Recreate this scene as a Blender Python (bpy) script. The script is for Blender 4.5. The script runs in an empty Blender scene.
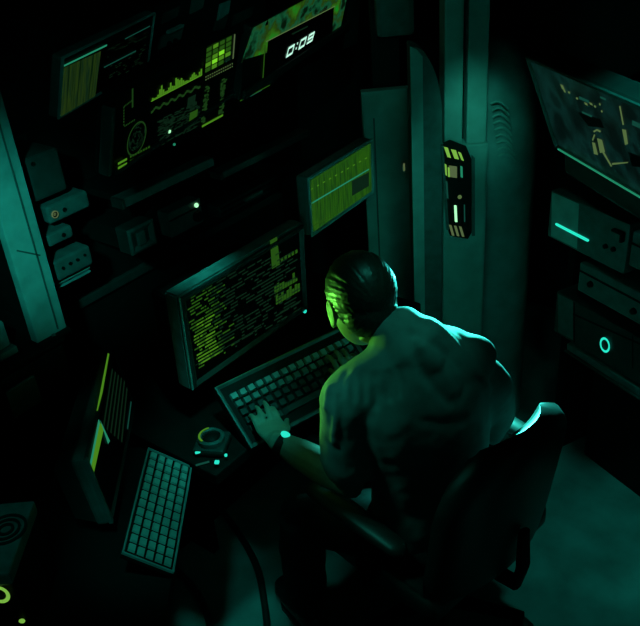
import bpy, bmesh, math, random
from mathutils import Vector, Matrix, noise
from mathutils.bvhtree import BVHTree
random.seed(7)
V = Vector
SC = bpy.context.scene
COL = SC.collection

# ------------------------------------------------------------------ camera
TH, F, H, HD, RO = math.radians(31), 810.0, 2.2, math.radians(40), math.radians(5)
hv = V((math.cos(HD), math.sin(HD), 0)); rv = V((math.sin(HD), -math.cos(HD), 0)); Z = V((0, 0, 1))
fw = hv * math.cos(TH) - Z * math.sin(TH)
u0 = rv.cross(fw)
CR = rv * math.cos(RO) - u0 * math.sin(RO)
CU = u0 * math.cos(RO) + rv * math.sin(RO)
CP = V((0, 0, H))
cam = bpy.data.cameras.new('camera'); co = bpy.data.objects.new('camera', cam); COL.objects.link(co)
m = Matrix((CR, CU, -fw)).transposed().to_4x4(); m.translation = CP
co.matrix_world = m
cam.sensor_fit = 'HORIZONTAL'; cam.sensor_width = 36; cam.lens = F / 640 * 36; cam.clip_start = .02
SC.camera = co

def ray(px, py): return fw + CR * ((px - 320) / F) - CU * ((py - 313) / F)
def hit(px, py, p0, n):
    d = ray(px, py); return CP + d * ((p0 - CP).dot(n) / d.dot(n))
def atz(px, py, z): return hit(px, py, V((0, 0, z)), Z)
def aty(px, py, y): return hit(px, py, V((0, y, 0)), V((0, 1, 0)))
def atd(px, py, dep): return CP + ray(px, py) * dep

# ------------------------------------------------------------------ materials
def lin(c): return tuple(((x / 255) / 12.92 if x / 255 <= .04045 else ((x / 255 + .055) / 1.055) ** 2.4) for x in c)
def mat(name, col, rough=.5, spec=.4, metal=0., nz=.25, scale=30., bump=.0):
    m = bpy.data.materials.new(name); m.use_nodes = True
    nt = m.node_tree; b = nt.nodes['Principled BSDF']
    tc = nt.nodes.new('ShaderNodeTexCoord'); n = nt.nodes.new('ShaderNodeTexNoise')
    n.inputs['Scale'].default_value = scale; n.inputs['Detail'].default_value = 6
    nt.links.new(tc.outputs['Object'], n.inputs['Vector'])
    r = nt.nodes.new('ShaderNodeValToRGB')
    r.color_ramp.elements[0].position = .3; r.color_ramp.elements[1].position = .7
    r.color_ramp.elements[0].color = (*[c * (1 - nz) for c in col], 1); r.color_ramp.elements[1].color = (*[min(1, c * (1 + nz)) for c in col], 1)
    nt.links.new(n.outputs['Fac'], r.inputs['Fac']); nt.links.new(r.outputs['Color'], b.inputs['Base Color'])
    b.inputs['Roughness'].default_value = rough; b.inputs['Specular IOR Level'].default_value = spec; b.inputs['Metallic'].default_value = metal
    if bump:
        bp = nt.nodes.new('ShaderNodeBump'); bp.inputs['Strength'].default_value = bump; bp.inputs['Distance'].default_value = .01
        nt.links.new(n.outputs['Fac'], bp.inputs['Height']); nt.links.new(bp.outputs['Normal'], b.inputs['Normal'])
    return m
def emit(name, rgb, k=1., nz=0., scale=40.):
    m = bpy.data.materials.new(name); m.use_nodes = True
    nt = m.node_tree; b = nt.nodes['Principled BSDF']
    c = lin(rgb)
    b.inputs['Base Color'].default_value = (.01, .01, .01, 1); b.inputs['Specular IOR Level'].default_value = .0
    b.inputs['Emission Color'].default_value = (*c, 1); b.inputs['Emission Strength'].default_value = k
    if nz:
        tc = nt.nodes.new('ShaderNodeTexCoord'); n = nt.nodes.new('ShaderNodeTexNoise'); n.inputs['Scale'].default_value = scale
        nt.links.new(tc.outputs['Object'], n.inputs['Vector'])
        mr = nt.nodes.new('ShaderNodeMapRange'); mr.inputs['From Min'].default_value = .35; mr.inputs['From Max'].default_value = .65
        mr.inputs['To Min'].default_value = k * (1 - nz); mr.inputs['To Max'].default_value = k * (1 + nz)
        nt.links.new(n.outputs['Fac'], mr.inputs['Value']); nt.links.new(mr.outputs['Result'], b.inputs['Emission Strength'])
    return m
def ramp_emit(name, stops, scale, vec=(1, 1, 1), k=1., wave=None, detail=3):
    # procedural picture for a screen: noise through a colour ramp
    m = bpy.data.materials.new(name); m.use_nodes = True
    nt = m.node_tree; b = nt.nodes['Principled BSDF']
    b.inputs['Base Color'].default_value = (.005, .005, .005, 1); b.inputs['Roughness'].default_value = .3
    b.inputs['Specular IOR Level'].default_value = .1
    tc = nt.nodes.new('ShaderNodeTexCoord'); mp = nt.nodes.new('ShaderNodeMapping'); mp.inputs['Scale'].default_value = vec
    n = nt.nodes.new('ShaderNodeTexNoise'); n.inputs['Scale'].default_value = scale; n.inputs['Detail'].default_value = detail
    nt.links.new(tc.outputs['Object'], mp.inputs['Vector']); nt.links.new(mp.outputs['Vector'], n.inputs['Vector'])
    r = nt.nodes.new('ShaderNodeValToRGB'); cr = r.color_ramp
    while len(cr.elements) < len(stops): cr.elements.new(.5)
    for e, (p, c) in zip(cr.elements, stops): e.position = p; e.color = (*lin(c), 1)
    nt.links.new(n.outputs['Fac'], r.inputs['Fac']); nt.links.new(r.outputs['Color'], b.inputs['Emission Color'])
    b.inputs['Emission Strength'].default_value = k
    return m

K = dict(
    eyew=mat('eye_white', (.45, .45, .42), .2, .4),
    conn=mat('connector_plastic', (.06, .075, .07), .45, .3), black=mat('black_plastic', (.004, .0055, .005), .6, .08),
    dark=mat('dark_plastic', (.016, .024, .022), .5, .25),
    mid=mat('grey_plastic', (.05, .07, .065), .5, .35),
    pale=mat('pale_plastic', (.17, .2, .19), .45, .4),
    key=mat('key_plastic', (.09, .11, .1), .4, .5),
    steel=mat('painted_steel', (.22, .27, .25), .45, .4, scale=14),
    wallp=mat('wall_paint', (.02, .028, .027), .7, .2, scale=4),
    floor=mat('floor_vinyl', (.13, .16, .15), .55, .25, nz=.3, scale=7, bump=.05),
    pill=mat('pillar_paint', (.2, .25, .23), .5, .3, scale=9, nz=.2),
    tank=mat('tank_steel', (.16, .2, .19), .45, .4, scale=9, nz=.3),
    rub=mat('rubber', (.008, .01, .01), .5, .3),
    glass=mat('dark_screen_glass', (.002, .003, .003), .3, .05),
    skin=mat('skin', (.17, .15, .11), .5, .35, scale=60, nz=.1),
    hair=mat('hair', (.018, .022, .018), .42, .5, scale=200, nz=.4),
    shirt=mat('shirt_cloth', (.13, .155, .15), .75, .15, scale=25, nz=.15, bump=.1),
    trou=mat('trouser_cloth', (.02, .026, .026), .75, .12, scale=60),
    chair=mat('chair_leather', (.014, .018, .017), .42, .4, scale=40, nz=.2),
    shoe=mat('shoe_leather', (.012, .013, .013), .4, .4),
    g_hi=emit('screen_green_bright', (120, 215, 40)), g_mid=emit('screen_green', (70, 128, 26)), g_lo=emit('screen_green_dim', (34, 76, 16)),
    g_ml=emit('screen_green_low', (22, 54, 18)), g_dk=emit('screen_green_faint', (10, 32, 18)), t_lo=emit('screen_teal_dim', (16, 66, 54)), t_mid=emit('screen_teal', (32, 130, 96)),
    cyan=emit('cyan_lamp', (40, 225, 195), 1.1), led=emit('pale_led', (170, 255, 190), 1.2), white=emit('timer_white', (190, 250, 225), 1.1),
    lime=emit('lime_lamp', (128, 190, 72), .85), olive=emit('olive_glow', (90, 110, 70), .8), ydim=emit('yellow_grey_glow', (96, 124, 72), .7),
)

# ------------------------------------------------------------------ mesh helper
class G:
    def __init__(s): s.b = bmesh.new()
    def box(s, c, d, bev=0., rot=None, seg=2):
        r = bmesh.ops.create_cube(s.b, size=1.)
        vs = r['verts']
        bmesh.ops.scale(s.b, vec=d, verts=vs)
        if bev:
            es = list({e for v in vs for e in v.link_edges})
            q = bmesh.ops.bevel(s.b, geom=es, offset=bev, segments=seg, profile=.6, affect='EDGES', clamp_overlap=True)
            vs = list({v for f in q['faces'] for v in f.verts} | {v for v in vs if v.is_valid})
        if rot is not None: bmesh.ops.transform(s.b, matrix=rot.to_4x4(), verts=vs)
        bmesh.ops.translate(s.b, vec=c, verts=vs)
        return vs
    def poly(s, pts): return s.b.faces.new([s.b.verts.new(p) for p in pts])
    def rect(s, x0, y0, x1, y1, z): s.poly([(x0, y0, z), (x1, y0, z), (x1, y1, z), (x0, y1, z)])
    def prism(s, pts, z0, z1):
        a = [s.b.verts.new((x, y, z0)) for x, y in pts]; c = [s.b.verts.new((x, y, z1)) for x, y in pts]
        n = len(pts); s.b.faces.new(a[::-1]); s.b.faces.new(c)
        for i in range(n): s.b.faces.new((a[i], a[(i + 1) % n], c[(i + 1) % n], c[i]))
    def loft(s, rings, seg=20, cap=True):
        # ring: (centre, axisX, axisY, rx, ry)
        prev = None
        for c, ax, ay, rx, ry in rings:
            cur = [s.b.verts.new(V(c) + V(ax) * (rx * math.cos(t)) + V(ay) * (ry * math.sin(t))) for t in (2 * math.pi * i / seg for i in range(seg))]
            if prev:
                for i in range(seg): s.b.faces.new((prev[i], prev[(i + 1) % seg], cur[(i + 1) % seg], cur[i]))
            elif cap: s.b.faces.new(cur[::-1])
            prev = cur
        if cap: s.b.faces.new(prev)
    def tube(s, pts, r, seg=10, round_ends=False, flat=1., hint=None):
        pts = [V(p) for p in pts]; n = len(pts)
        rs = r if isinstance(r, (list, tuple)) else [r] * n
        if round_ends:
            d0 = (pts[0] - pts[1]).normalized(); d1 = (pts[-1] - pts[-2]).normalized()
            pts = [pts[0] + d0 * rs[0] * .95, pts[0] + d0 * rs[0] * .6] + pts + [pts[-1] + d1 * rs[-1] * .6, pts[-1] + d1 * rs[-1] * .95]
            rs = [rs[0] * .3, rs[0] * .8] + list(rs) + [rs[-1] * .8, rs[-1] * .3]; n = len(pts)
        up = V(hint) if hint else None; rings = []
        for i in range(n):
            t = (pts[min(i + 1, n - 1)] - pts[max(i - 1, 0)]).normalized()
            if up is None: up = V((0, 0, 1)) if abs(t.z) < .9 else V((1, 0, 0))
            x = up.cross(t)
            x = x.normalized() if x.length > 1e-5 else t.orthogonal().normalized()
            y = t.cross(x).normalized(); up = y
            rings.append((pts[i], x, y, rs[i], rs[i] * flat))
        s.loft(rings, seg)
    def lathe(s, prof, seg=24, M=None):
        M = M or Matrix.Identity(4)
        rings = [[s.b.verts.new(M @ V((r * math.cos(a), r * math.sin(a), z))) for a in (2 * math.pi * i / seg for i in range(seg))] for r, z in prof]
        for p, q in zip(rings, rings[1:]):
            for i in range(seg): s.b.faces.new((p[i], p[(i + 1) % seg], q[(i + 1) % seg], q[i]))
        s.b.faces.new(rings[0][::-1]); s.b.faces.new(rings[-1])
    def ell(s, c, r, rot=None, seg=20):
        q = bmesh.ops.create_uvsphere(s.b, u_segments=seg, v_segments=seg // 2 + 2, radius=1.)
        vs = q['verts']; bmesh.ops.scale(s.b, vec=r, verts=vs)
        if rot is not None: bmesh.ops.transform(s.b, matrix=rot.to_4x4(), verts=vs)
        bmesh.ops.translate(s.b, vec=c, verts=vs)
    def build(s, name, m, parent=None, smooth=False, angle=None, kind=None):
        me = bpy.data.meshes.new(name)
        if s.b.faces: bmesh.ops.recalc_face_normals(s.b, faces=s.b.faces)
        s.b.to_mesh(me); s.b.free()
        me.materials.append(m)
        if smooth:
            me.polygons.foreach_set('use_smooth', [True] * len(me.polygons))
            if angle: me.set_sharp_from_angle(angle=math.radians(angle))
        o = bpy.data.objects.new(name, me); COL.objects.link(o)
        if parent is not None: o.parent = parent
        if kind: o['kind'] = kind
        return o
def one(name, m, parent, fn, **k):
    g = G(); fn(g); return g.build(name, m, parent, **k)
def thing(name, label, cat, M=None, group=None):
    o = bpy.data.objects.new(name, None); COL.objects.link(o); o.empty_display_size = .05
    if M is not None: o.matrix_world = M if isinstance(M, Matrix) else Matrix.Translation(V(M))
    o['label'] = label; o['category'] = cat
    if group: o['group'] = group
    return o
def tag(o, label, cat, group=None):
    o['label'] = label; o['category'] = cat
    if group: o['group'] = group
    return o

class Pn:
    """a real flat face in the room: origin bottom-centre, x right, y up, z out of the face"""
    def __init__(s, P0, ex, ed, TR, BL):
        s.ex = ex; s.eu = -ed; s.n = ex.cross(s.eu).normalized()
        s.P0 = P0
        s.w = (hit(*TR, P0, s.n) - P0).dot(ex); s.h = (hit(*BL, P0, s.n) - P0).dot(ed)
        s.O = P0 + ex * (s.w / 2) + ed * s.h
        s.M = Matrix((s.ex, s.eu, s.n)).transposed().to_4x4(); s.M.translation = s.O
    @staticmethod
    def fit(TL, TR, BL, P0):
        ex = (atz(*TR, P0.z) - P0).normalized()
        b = hit(*BL, P0, ex); return Pn(P0, ex, (b - P0).normalized(), TR, BL)
    @staticmethod
    def vert(TL, TR, BL, P0, ex=V((1, 0, 0))): return Pn(P0, ex, V((0, 0, -1)), TR, BL)
    def uv(s, px, py, z=0.):
        p = hit(px, py, s.O + s.n * z, s.n) - s.O; return p.dot(s.ex), p.dot(s.eu)
    def pq(s, g, pts, z):    # quad through pixels of the photograph, laid on the face
        g.poly([(*s.uv(*p, z), z) for p in pts])

def housing(P, t, depth, mt, bez=.02, taper=.8, lip=.012, name='housing', bm=None, rear='black'):
    """box with a raised frame round the front and a body narrowing to the back"""
    w, h = P.w, P.h
    g = G()
    g.box((0, h / 2, -depth * .18), (w, h, depth * .36), bev=min(.012, depth * .1))
    rings = []
    o = g.build(name, mt, t); g = G()
    a = [(sx * w / 2 * .97, h / 2 + sy * h / 2 * .97, -depth * .3) for sx, sy in ((-1, -1), (1, -1), (1, 1), (-1, 1))]
    b = [(sx * w / 2 * taper, h / 2 + sy * h / 2 * taper, -depth) for sx, sy in ((-1, -1), (1, -1), (1, 1), (-1, 1))]
    b = [(x, y - (.12 * h if y > h / 2 else 0), z) for x, y, z in b]
    va = [g.b.verts.new(p) for p in a]; vb = [g.b.verts.new(p) for p in b]
    g.b.faces.new(vb[::-1]); g.b.faces.new(va)
    for i in range(4): g.b.faces.new((va[i], va[(i + 1) % 4], vb[(i + 1) % 4], vb[i]))
    g.build('rear_shell', K[rear], t)  # dark rear colour stands in for shade behind the front block
    if bez:
        one('bezel', bm or mt, t, lambda g: frame(g, -w / 2, 0, w / 2, h, bez, 0, lip))
    return o
def frame(g, x0, y0, x1, y1, b, z0, z1):
    iz = z0 + (z1 - z0) * .15
    o = [(x0, y0), (x1, y0), (x1, y1), (x0, y1)]; i = [(x0 + b, y0 + b), (x1 - b, y0 + b), (x1 - b, y1 - b), (x0 + b, y1 - b)]
    e = .35 * b
    k = [(x0 + e, y0 + e), (x1 - e, y0 + e), (x1 - e, y1 - e), (x0 + e, y1 - e)]
    L = [[g.b.verts.new((*p, z0)) for p in o], [g.b.verts.new((*p, z1 * .7)) for p in o], [g.b.verts.new((*p, z1)) for p in k], [g.b.verts.new((*p, iz)) for p in i], [g.b.verts.new((*p, z0)) for p in i]]
    L.append(L[0])
    for A, B in zip(L, L[1:]):
        for j in range(4): g.b.faces.new((A[j], A[(j + 1) % 4], B[(j + 1) % 4], B[j]))
def textrows(g, x0, y0, x1, y1, rows, z, fill=.6, hh=.45, lmin=.01, lmax=.05):
    dy = (y1 - y0) / rows
    for i in range(rows):
        x = x0; yb = y0 + i * dy
        while x < x1:
            l = min(random.uniform(lmin, lmax), x1 - x)
            if random.random() < fill: g.rect(x, yb, x + l, yb + dy * hh, z)
            x += l + random.uniform(.003, .008)
def spans(P, a, b): 
    (x0, y0), (x1, y1) = P.uv(*a, .004), P.uv(*b, .004)
    return min(x0, x1), min(y0, y1), max(x0, x1), max(y0, y1)

# ------------------------------------------------------------------ room shell
def slab(name, c, d, m):
    o = one(name, m, None, lambda g: g.box(c, d)); o['kind'] = 'structure'; return o
X0, X1, Y0, Y1, ZC = -.7, 3.45, -1.0, 2.45, 2.75
slab('floor', ((X0 + X1) / 2, (Y0 + Y1) / 2, -.05), (X1 - X0 + .2, Y1 - Y0 + .2, .1), K['floor'])
slab('ceiling', ((X0 + X1) / 2, (Y0 + Y1) / 2, ZC + .05), (X1 - X0 + .2, Y1 - Y0 + .2, .1), K['wallp'])
slab('wall_back', ((X0 + X1) / 2, Y1 + .05, ZC / 2), (X1 - X0 + .2, .1, ZC), K['wallp'])
slab('wall_front', ((X0 + X1) / 2, Y0 - .05, ZC / 2), (X1 - X0 + .2, .1, ZC), K['wallp'])
slab('wall_left', (X0 - .05, (Y0 + Y1) / 2, ZC / 2), (.1, Y1 - Y0, ZC), K['wallp'])
slab('wall_right', (X1 + .05, (Y0 + Y1) / 2, ZC / 2), (.1, Y1 - Y0, ZC), K['wallp'])

# ------------------------------------------------------------------ cabinet behind the console
YW = 1.97
t = thing('equipment_cabinet', 'tall black equipment cabinet behind the screens along the left wall', 'cabinet', (1.68, YW, 0))
def cab(g):
    g.box((0, .2, 1.15), (1.30, .4, 2.3), bev=.01)
one('cabinet_body', K['black'], t, cab)
for z in (.12, 1.0, 1.95):
    one('rail', K['dark'], t, lambda g: g.box((0, -.008, z), (1.28, .02, .03), bev=.004))

# side cabinet under the post
CZ = atz(0, 0, 0).z + aty(48, 338, 1.78).z
t = thing('side_cabinet', 'low black cabinet carrying the teal post at far left', 'cabinet', (.71, 1.94, 0))
one('cabinet_body', K['black'], t, lambda g: g.box((-.02, .03, CZ / 2 - .01), (.6, .44, CZ - .02), bev=.01))
P = Pn.vert((4, 392), (33, 374), (4, 424), aty(4, 392, 1.735))
pb = one('access_panel', K['mid'], t, lambda g: g.box(P.O - V((.71, 1.94, 0)) + V((0, -.002, P.h / 2)), (P.w, .012, P.h), bev=.004))
one('top_plate', K['black'], t, lambda g: g.box((-.02, .03, CZ - .006), (.61, .45, .012), bev=.003))

# post
pc = aty(48, 330, 1.78)
t = thing('support_post', 'broad flat teal-lit steel post at the left edge', 'post', (pc.x, 1.78, CZ))
def post(g):
    g.box((0, 0, .72), (.095, .03, 1.44), bev=.003)
one('post_bar', K['steel'], t, post)
one('groove', K['mid'], t, lambda g: [g.box((.02, -.016, .72), (.004, .003, 1.4)), g.box((0, -.016, .26), (.07, .003, .004), rot=Matrix.Rotation(.6, 3, 'Y'))])
one('foot_plate', K['black'], t, lambda g: g.box((0, 0, .006), (.1, .06, .011), bev=.002))
one('bolt', K['mid'], t, lambda g: g.lathe([(.006, 0), (.006, .003), (.004, .004)], 12, Matrix.Translation((0, -.022, .012))))

# small connector boxes to the right of the post
def conbox(TL, TR, BL, y, label, dots, name='connector_box', cap=None, depth=.16, mt='conn'):
    P = Pn.vert(TL, TR, BL, aty(*TL, y))
    t = thing(name, label, 'box', P.M)
    one('housing', K[mt], t, lambda g: g.box((0, P.h / 2, -depth / 2), (P.w, P.h, depth), bev=min(.012, P.h * .25), seg=3))
    for (fx, fy, r) in dots:
        one('socket', K['black'], t, lambda g: g.lathe([(r, 0), (r, .003), (r * .6, .003), (r * .6, .001)], 14, Matrix.Translation((fx * P.w, fy * P.h, .0))))
    if cap: one('side_fin', K['pale'], t, lambda g: [g.box((0, -.012 - .012 * i, -depth / 2), (P.w * .9, .006, depth * .8), bev=.002) for i in range(cap)])
    one('mounting_plate', K['dark'], t, lambda g: g.box((0, P.h / 2, -depth - .005), (P.w * 1.3, P.h * 1.2, .012), bev=.003))
    return t, P
conbox((24, 160), (58, 146), (37, 203), 1.8, 'dim teal square panel box above the connector boxes', [(-.3, .85, .006)], 'panel_box', mt='dark')
tt, P = conbox((46, 208), (88, 192), (50, 226), 1.8, 'connector box with a brass-rimmed socket, topmost of the three beside the post', [(-.36, .5, .008), (-.12, .5, .006)])
one('socket_ring', K['olive'], tt, lambda g: g.lathe([(.010, 0), (.010, .004), (.008, .004), (.008, 0.0)], 14, Matrix.Translation((-.36 * P.w, .5 * P.h, .001))))  # ring's brightness is put in as glow, it is no lamp
conbox((47, 236), (72, 226), (50, 248), 1.8, 'smallest connector box with one socket, middle of the three beside the post', [(.1, .5, .006)])
conbox((53, 263), (90, 245), (58, 283), 1.8, 'rounded connector box with a row of sockets, lowest of the three beside the post', [(-.3, .55, .005), (-.1, .6, .005), (.1, .6, .005), (.3, .65, .004)], cap=2)
P = Pn.vert((-12, 324), (14, 312), (-10, 341), aty(14, 312, 1.77))
t = thing('terminal_block', 'teal-lit ribbed block on the low cabinet at left frame edge', 'box', Matrix.Translation((P.O.x - .15, 1.8, CZ)))
bz = .1
one('housing', K['pale'], t, lambda g: g.box((0, .06, bz * .62), (.26, .12, bz * .76), bev=.006))
one('fin', K['pale'], t, lambda g: g.box((0, .06, bz * .1), (.28, .14, bz * .2), bev=.003))

# ------------------------------------------------------------------ upper left monitor
P = Pn.fit((61, 57), (154, 12), (57, 119), aty(61, 57, 1.40))
t = thing('wall_monitor', 'dim slanted monitor at upper left with a yellow-green block on its screen', 'monitor', P.M)
housing(P, t, .06, K['mid'], bez=.007, taper=.8, lip=.006, bm=K['steel'])
w, h = P.w, P.h
sc = one('screen', K['glass'], t, lambda g: g.rect(-w / 2 + .005, .005, w / 2 - .005, h - .005, .002))
PX = lambda *pts: [p for p in pts]
blk = ramp_emit('monitor_block', [(0., (4, 16, 8)), (.40, (8, 30, 12)), (.5, (36, 58, 16)), (.58, (10, 36, 22)), (.66, (32, 54, 14)), (1., (12, 44, 26))], 16, (9, .35, 1), .8)
one('colour_block', blk, sc, lambda g: P.pq(g, [(59, 117.5), (95, 98), (101, 51), (63.5, 68)], .004))
one('bright_line', K['t_mid'], sc, lambda g: P.pq(g, [(64, 66.8), (107, 46), (107, 44.2), (64, 65)], .005))
one('thin_line', K['t_lo'], sc, lambda g: [P.pq(g, [(104, 68), (136, 51.5), (136, 50.3), (104, 66.8)], .005), P.pq(g, [(125, 39.5), (150, 26.5), (150, 25.5), (125, 38.5)], .005)])
def f(g):
    x0, y0 = P.uv(104, 94); textrows(g, .0, .012, w / 2 - .03, h * .5, 10, .004, .35, .3, .006, .02)
    textrows(g, -.02, h * .62, w / 2 - .03, h - .03, 6, .004, .3, .3, .006, .03)
one('screen_text', K['g_dk'], sc, f)
one('mounting_bracket', K['black'], t, lambda g: g.box((0, h * .5, -.17), (.12, .08, .25), bev=.01))

# ------------------------------------------------------------------ long slanted control console
P = Pn.fit((114, 92), (372, -44), (109, 178), aty(114, 92, 1.47))
w, h = P.w, P.h
t = thing('control_console', 'long slanted black console with radar circle, graphs and green key grid', 'console', P.M)
one('housing', K['black'], t, lambda g: [g.box((0, h / 2, -.022), (w, h, .044), bev=.012), g.box((0, h * .45, -.085), (w - .16, h * .7, .1), bev=.01)])
one('side_trim', K['mid'], t, lambda g: g.box((-w / 2 + .002, h * .42, -.012), (.016, h * .8, .03), bev=.005))
one('lower_trim', K['dark'], t, lambda g: [g.box((0, .008, .002), (w * .98, .012, .016), bev=.004), g.box((0, .022, .001), (w * .98, .003, .006))])
sa = one('radar_screen', K['glass'], t, lambda g: P.pq(g, [(112, 176), (152, 154), (154, 78), (116, 96)], .002))
def ring(g, c, rx, ry, wd, z, n=40):
    for i in range(n):
        a0, a1 = 2 * math.pi * i / n, 2 * math.pi * (i + 1) / n
        g.poly([(c[0] + k * rx * math.cos(a), c[1] + k * ry * math.sin(a), z) for a, k in ((a0, 1), (a1, 1), (a1, 1 - wd), (a0, 1 - wd))])
cx, cy = P.uv(135, 138)
one('radar_circle', K['g_ml'], sa, lambda g: ring(g, (cx, cy), .044, .044, .1, .005))
one('radar_sweep', K['g_dk'], sa, lambda g: [g.poly([(cx + .004 + r_ * math.cos(a), cy + r_ * math.sin(a), .004), (cx + .004 + (r_ + .004) * math.cos(a), cy + (r_ + .004) * math.sin(a), .004), (cx + .004 + (r_ + .004) * math.cos(a + .5), cy + (r_ + .004) * math.sin(a + .5), .004)]) for r_, a in [(random.uniform(.004, .036), random.uniform(0, 6.28)) for _ in range(60)]])
def brk(g):
    pts = [(122, 106), (132, 98.5), (133, 119), (122, 126)]
    for a, b in ((0, 1), (0, 3), (2, 3)):
        n = 7
        for i in range(n):
            f0, f1 = i / n, (i + .6) / n
            A, B = V(pts[a]), V(pts[b]); p, q = A.lerp(B, f0), A.lerp(B, f1)
            x0, y0 = P.uv(*p); x1, y1 = P.uv(*q); d = V((x1 - x0, y1 - y0)); nn = V((-d.y, d.x)).normalized() * .0022
            g.poly([(x0 - nn.x, y0 - nn.y, .005), (x1 - nn.x, y1 - nn.y, .005), (x1 + nn.x, y1 + nn.y, .005), (x0 + nn.x, y0 + nn.y, .005)])
    P.pq(g, [(131.8, 108), (133.4, 107), (133.4, 88), (131.8, 89)], .005)
one('bracket_lines', K['g_ml'], sa, brk)
def bars(g):
    for i in range(2):
        P.pq(g, [(118, 165 + i * 4.4), (127, 160.1 + i * 4.4), (127, 157.8 + i * 4.4), (118, 162.7 + i * 4.4)], .007)
one('status_bars', K['g_mid'], sa, bars)
def bars2(g):
    for j in range(2):
        for i in range(8):
            x = 130 + i * 2.6; y = 158 + j * 4.2 - (x - 130) * .52
            P.pq(g, [(x, y), (x + 1.6, y - .8), (x + 1.6, y - 2.8), (x, y - 2)], .005)
one('status_dots', K['g_lo'], sa, bars2)

sb = one('graph_screen', K['glass'], t, lambda g: P.pq(g, [(154, 150), (200, 126), (204, 58), (156, 80)], .002))
L_ = lambda x: 101 - (x - 151) * .52
def hist(g):
    hs = [2, 1, 1, 2.5, 7, 10, 5, 2, 2, 4, 8, 4, 3, 10, 8, 6, 7, 4, 2, 2, 1, 3, 5, 6, 3, 1, 4, 6]
    for i, q in enumerate(hs):
        x = 152 + i * 1.8; P.pq(g, [(x, L_(x)), (x + 1.5, L_(x + 1.5)), (x + 1.5, L_(x + 1.5) - q), (x, L_(x) - q)], .005)
    P.pq(g, [(151, 102), (202, 75.5), (202, 74.5), (151, 101)], .0045)
one('histogram', K['g_mid'], sb, hist)
def wav(g):
    x = 151
    while x < 200:
        q = 111 - (x - 151) * .52 + math.sin(x * .8) * 1.3
        P.pq(g, [(x, q + 1.6), (x + 1.3, q + .9), (x + 1.3, q - 1.6), (x, q - .9)], .005); x += 1.3
one('waveform', K['g_ml'], sb, wav)
def txt(g):
    for _ in range(260):
        a = random.uniform(0, 1); b = random.uniform(0, 1)
        x = 157 + a * 40; y = 122 + b * 26 - (x - 157) * .52; l = random.uniform(1, 5)
        P.pq(g, [(x, y), (x + l, y - l * .52), (x + l, y - l * .52 - 1), (x, y - 1)], .004)
one('screen_text', K['g_dk'], sb, txt)
one('green_tile', K['g_lo'], sb, lambda g: P.pq(g, [(189, 122), (197, 117.5), (198, 109), (190, 113)], .005))
one('green_tile', K['g_dk'], sb, lambda g: P.pq(g, [(187, 108), (195, 103), (196, 94), (188, 98)], .005))
one('indicator_lamp', K['led'], t, lambda g: (lambda q: g.box((*q, .004), (.008, .008, .006), bev=.002))(P.uv(168, 131)))
one('indicator_lamp', K['t_mid'], t, lambda g: (lambda q: g.box((*q, .004), (.006, .006, .006), bev=.002))(P.uv(173, 144)))
one('slider_strip', K['t_lo'], t, lambda g: P.pq(g, [(178, 132), (189, 126), (189, 124.5), (178, 130.5)], .004))

kp = one('key_grid', K['dark'], t, lambda g: P.pq(g, [(205, 74), (235, 59), (237, 32), (207, 46)], .004))
lvl = [['g_lo', 'g_lo', 'g_lo', 'g_lo'], ['g_lo', 'g_mid', 'g_lo', 'g_lo'], ['g_lo', 'g_lo', 'g_lo', 'g_lo'], ['g_mid', 'g_hi', 'g_hi', 'g_lo'], ['g_lo', 'g_mid', 'g_mid', 'g_lo']]
lvl = [['g_lo', 'g_mid', 'g_lo', 'g_lo'], ['g_lo', 'g_lo', 'g_lo', 'g_lo'], ['g_lo', 'g_mid', 'g_hi', 'g_lo'], ['g_mid', 'g_hi', 'g_mid', 'g_mid'], ['g_lo', 'g_mid', 'g_lo', 'g_dk']]
for r_ in range(5):
    for c_ in range(4):
        x = 206.5 + c_ * 6.6 - r_ * .35; y = 52.5 - c_ * 3.4 + r_ * 5.1
        one('key', K[lvl[r_][c_]], kp, lambda g: [P.pq(g, [(x, y), (x + 5.2, y - 2.7), (x + 5.4, y - 6.7), (x + .2, y - 4)], .007)])
one('key_edge', K['olive'], kp, lambda g: P.pq(g, [(232.5, 59), (233.6, 58.5), (235.4, 34), (234.2, 34.5)], .006))
def dots(g):
    for j in range(2):
        for i in range(13):
            x = 205.5 + i * 2.2; y = 78 + j * 2.8 - (x - 205) * .5
            P.pq(g, [(x, y), (x + .9, y - .4), (x + .9, y - 1.7), (x, y - 1.3)], .005)
one('dot_row', K['ydim'], t, dots)
sd = one('column_screen', K['glass'], t, lambda g: P.pq(g, [(201, 128), (224, 116), (229, 76), (206, 88)], .003))
def colm(g, s_):
    for _ in range(65):
        f_ = random.random()
        x = (206 - f_ * 4 if s_ == 0 else 222.5 - f_ * 3) + random.uniform(-1.5, 2.5); y = (88 if s_ == 0 else 80) + f_ * 36
        l = random.uniform(1, 2.5); P.pq(g, [(x, y), (x + l, y - l * .5), (x + l, y - l * .5 - 1.5), (x, y - 1.5)], .005)
one('column_text', K['g_ml'], sd, lambda g: colm(g, 0)); one('column_text', K['g_ml'], sd, lambda g: colm(g, 1))
one('base_line', K['g_mid'], sd, lambda g: P.pq(g, [(202, 127.5), (223, 116), (223, 114), (202, 125.5)], .005))
one('under_light', K['t_lo'], t, lambda g: P.pq(g, [(250, 97), (262, 90.5), (262, 89.5), (250, 96)], .004))
for x_ in (-.3, .3):
    one('support_arm', K['black'], t, lambda g: g.box((x_, h * .45, -.2), (.06, .12, .16), bev=.01))

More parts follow.
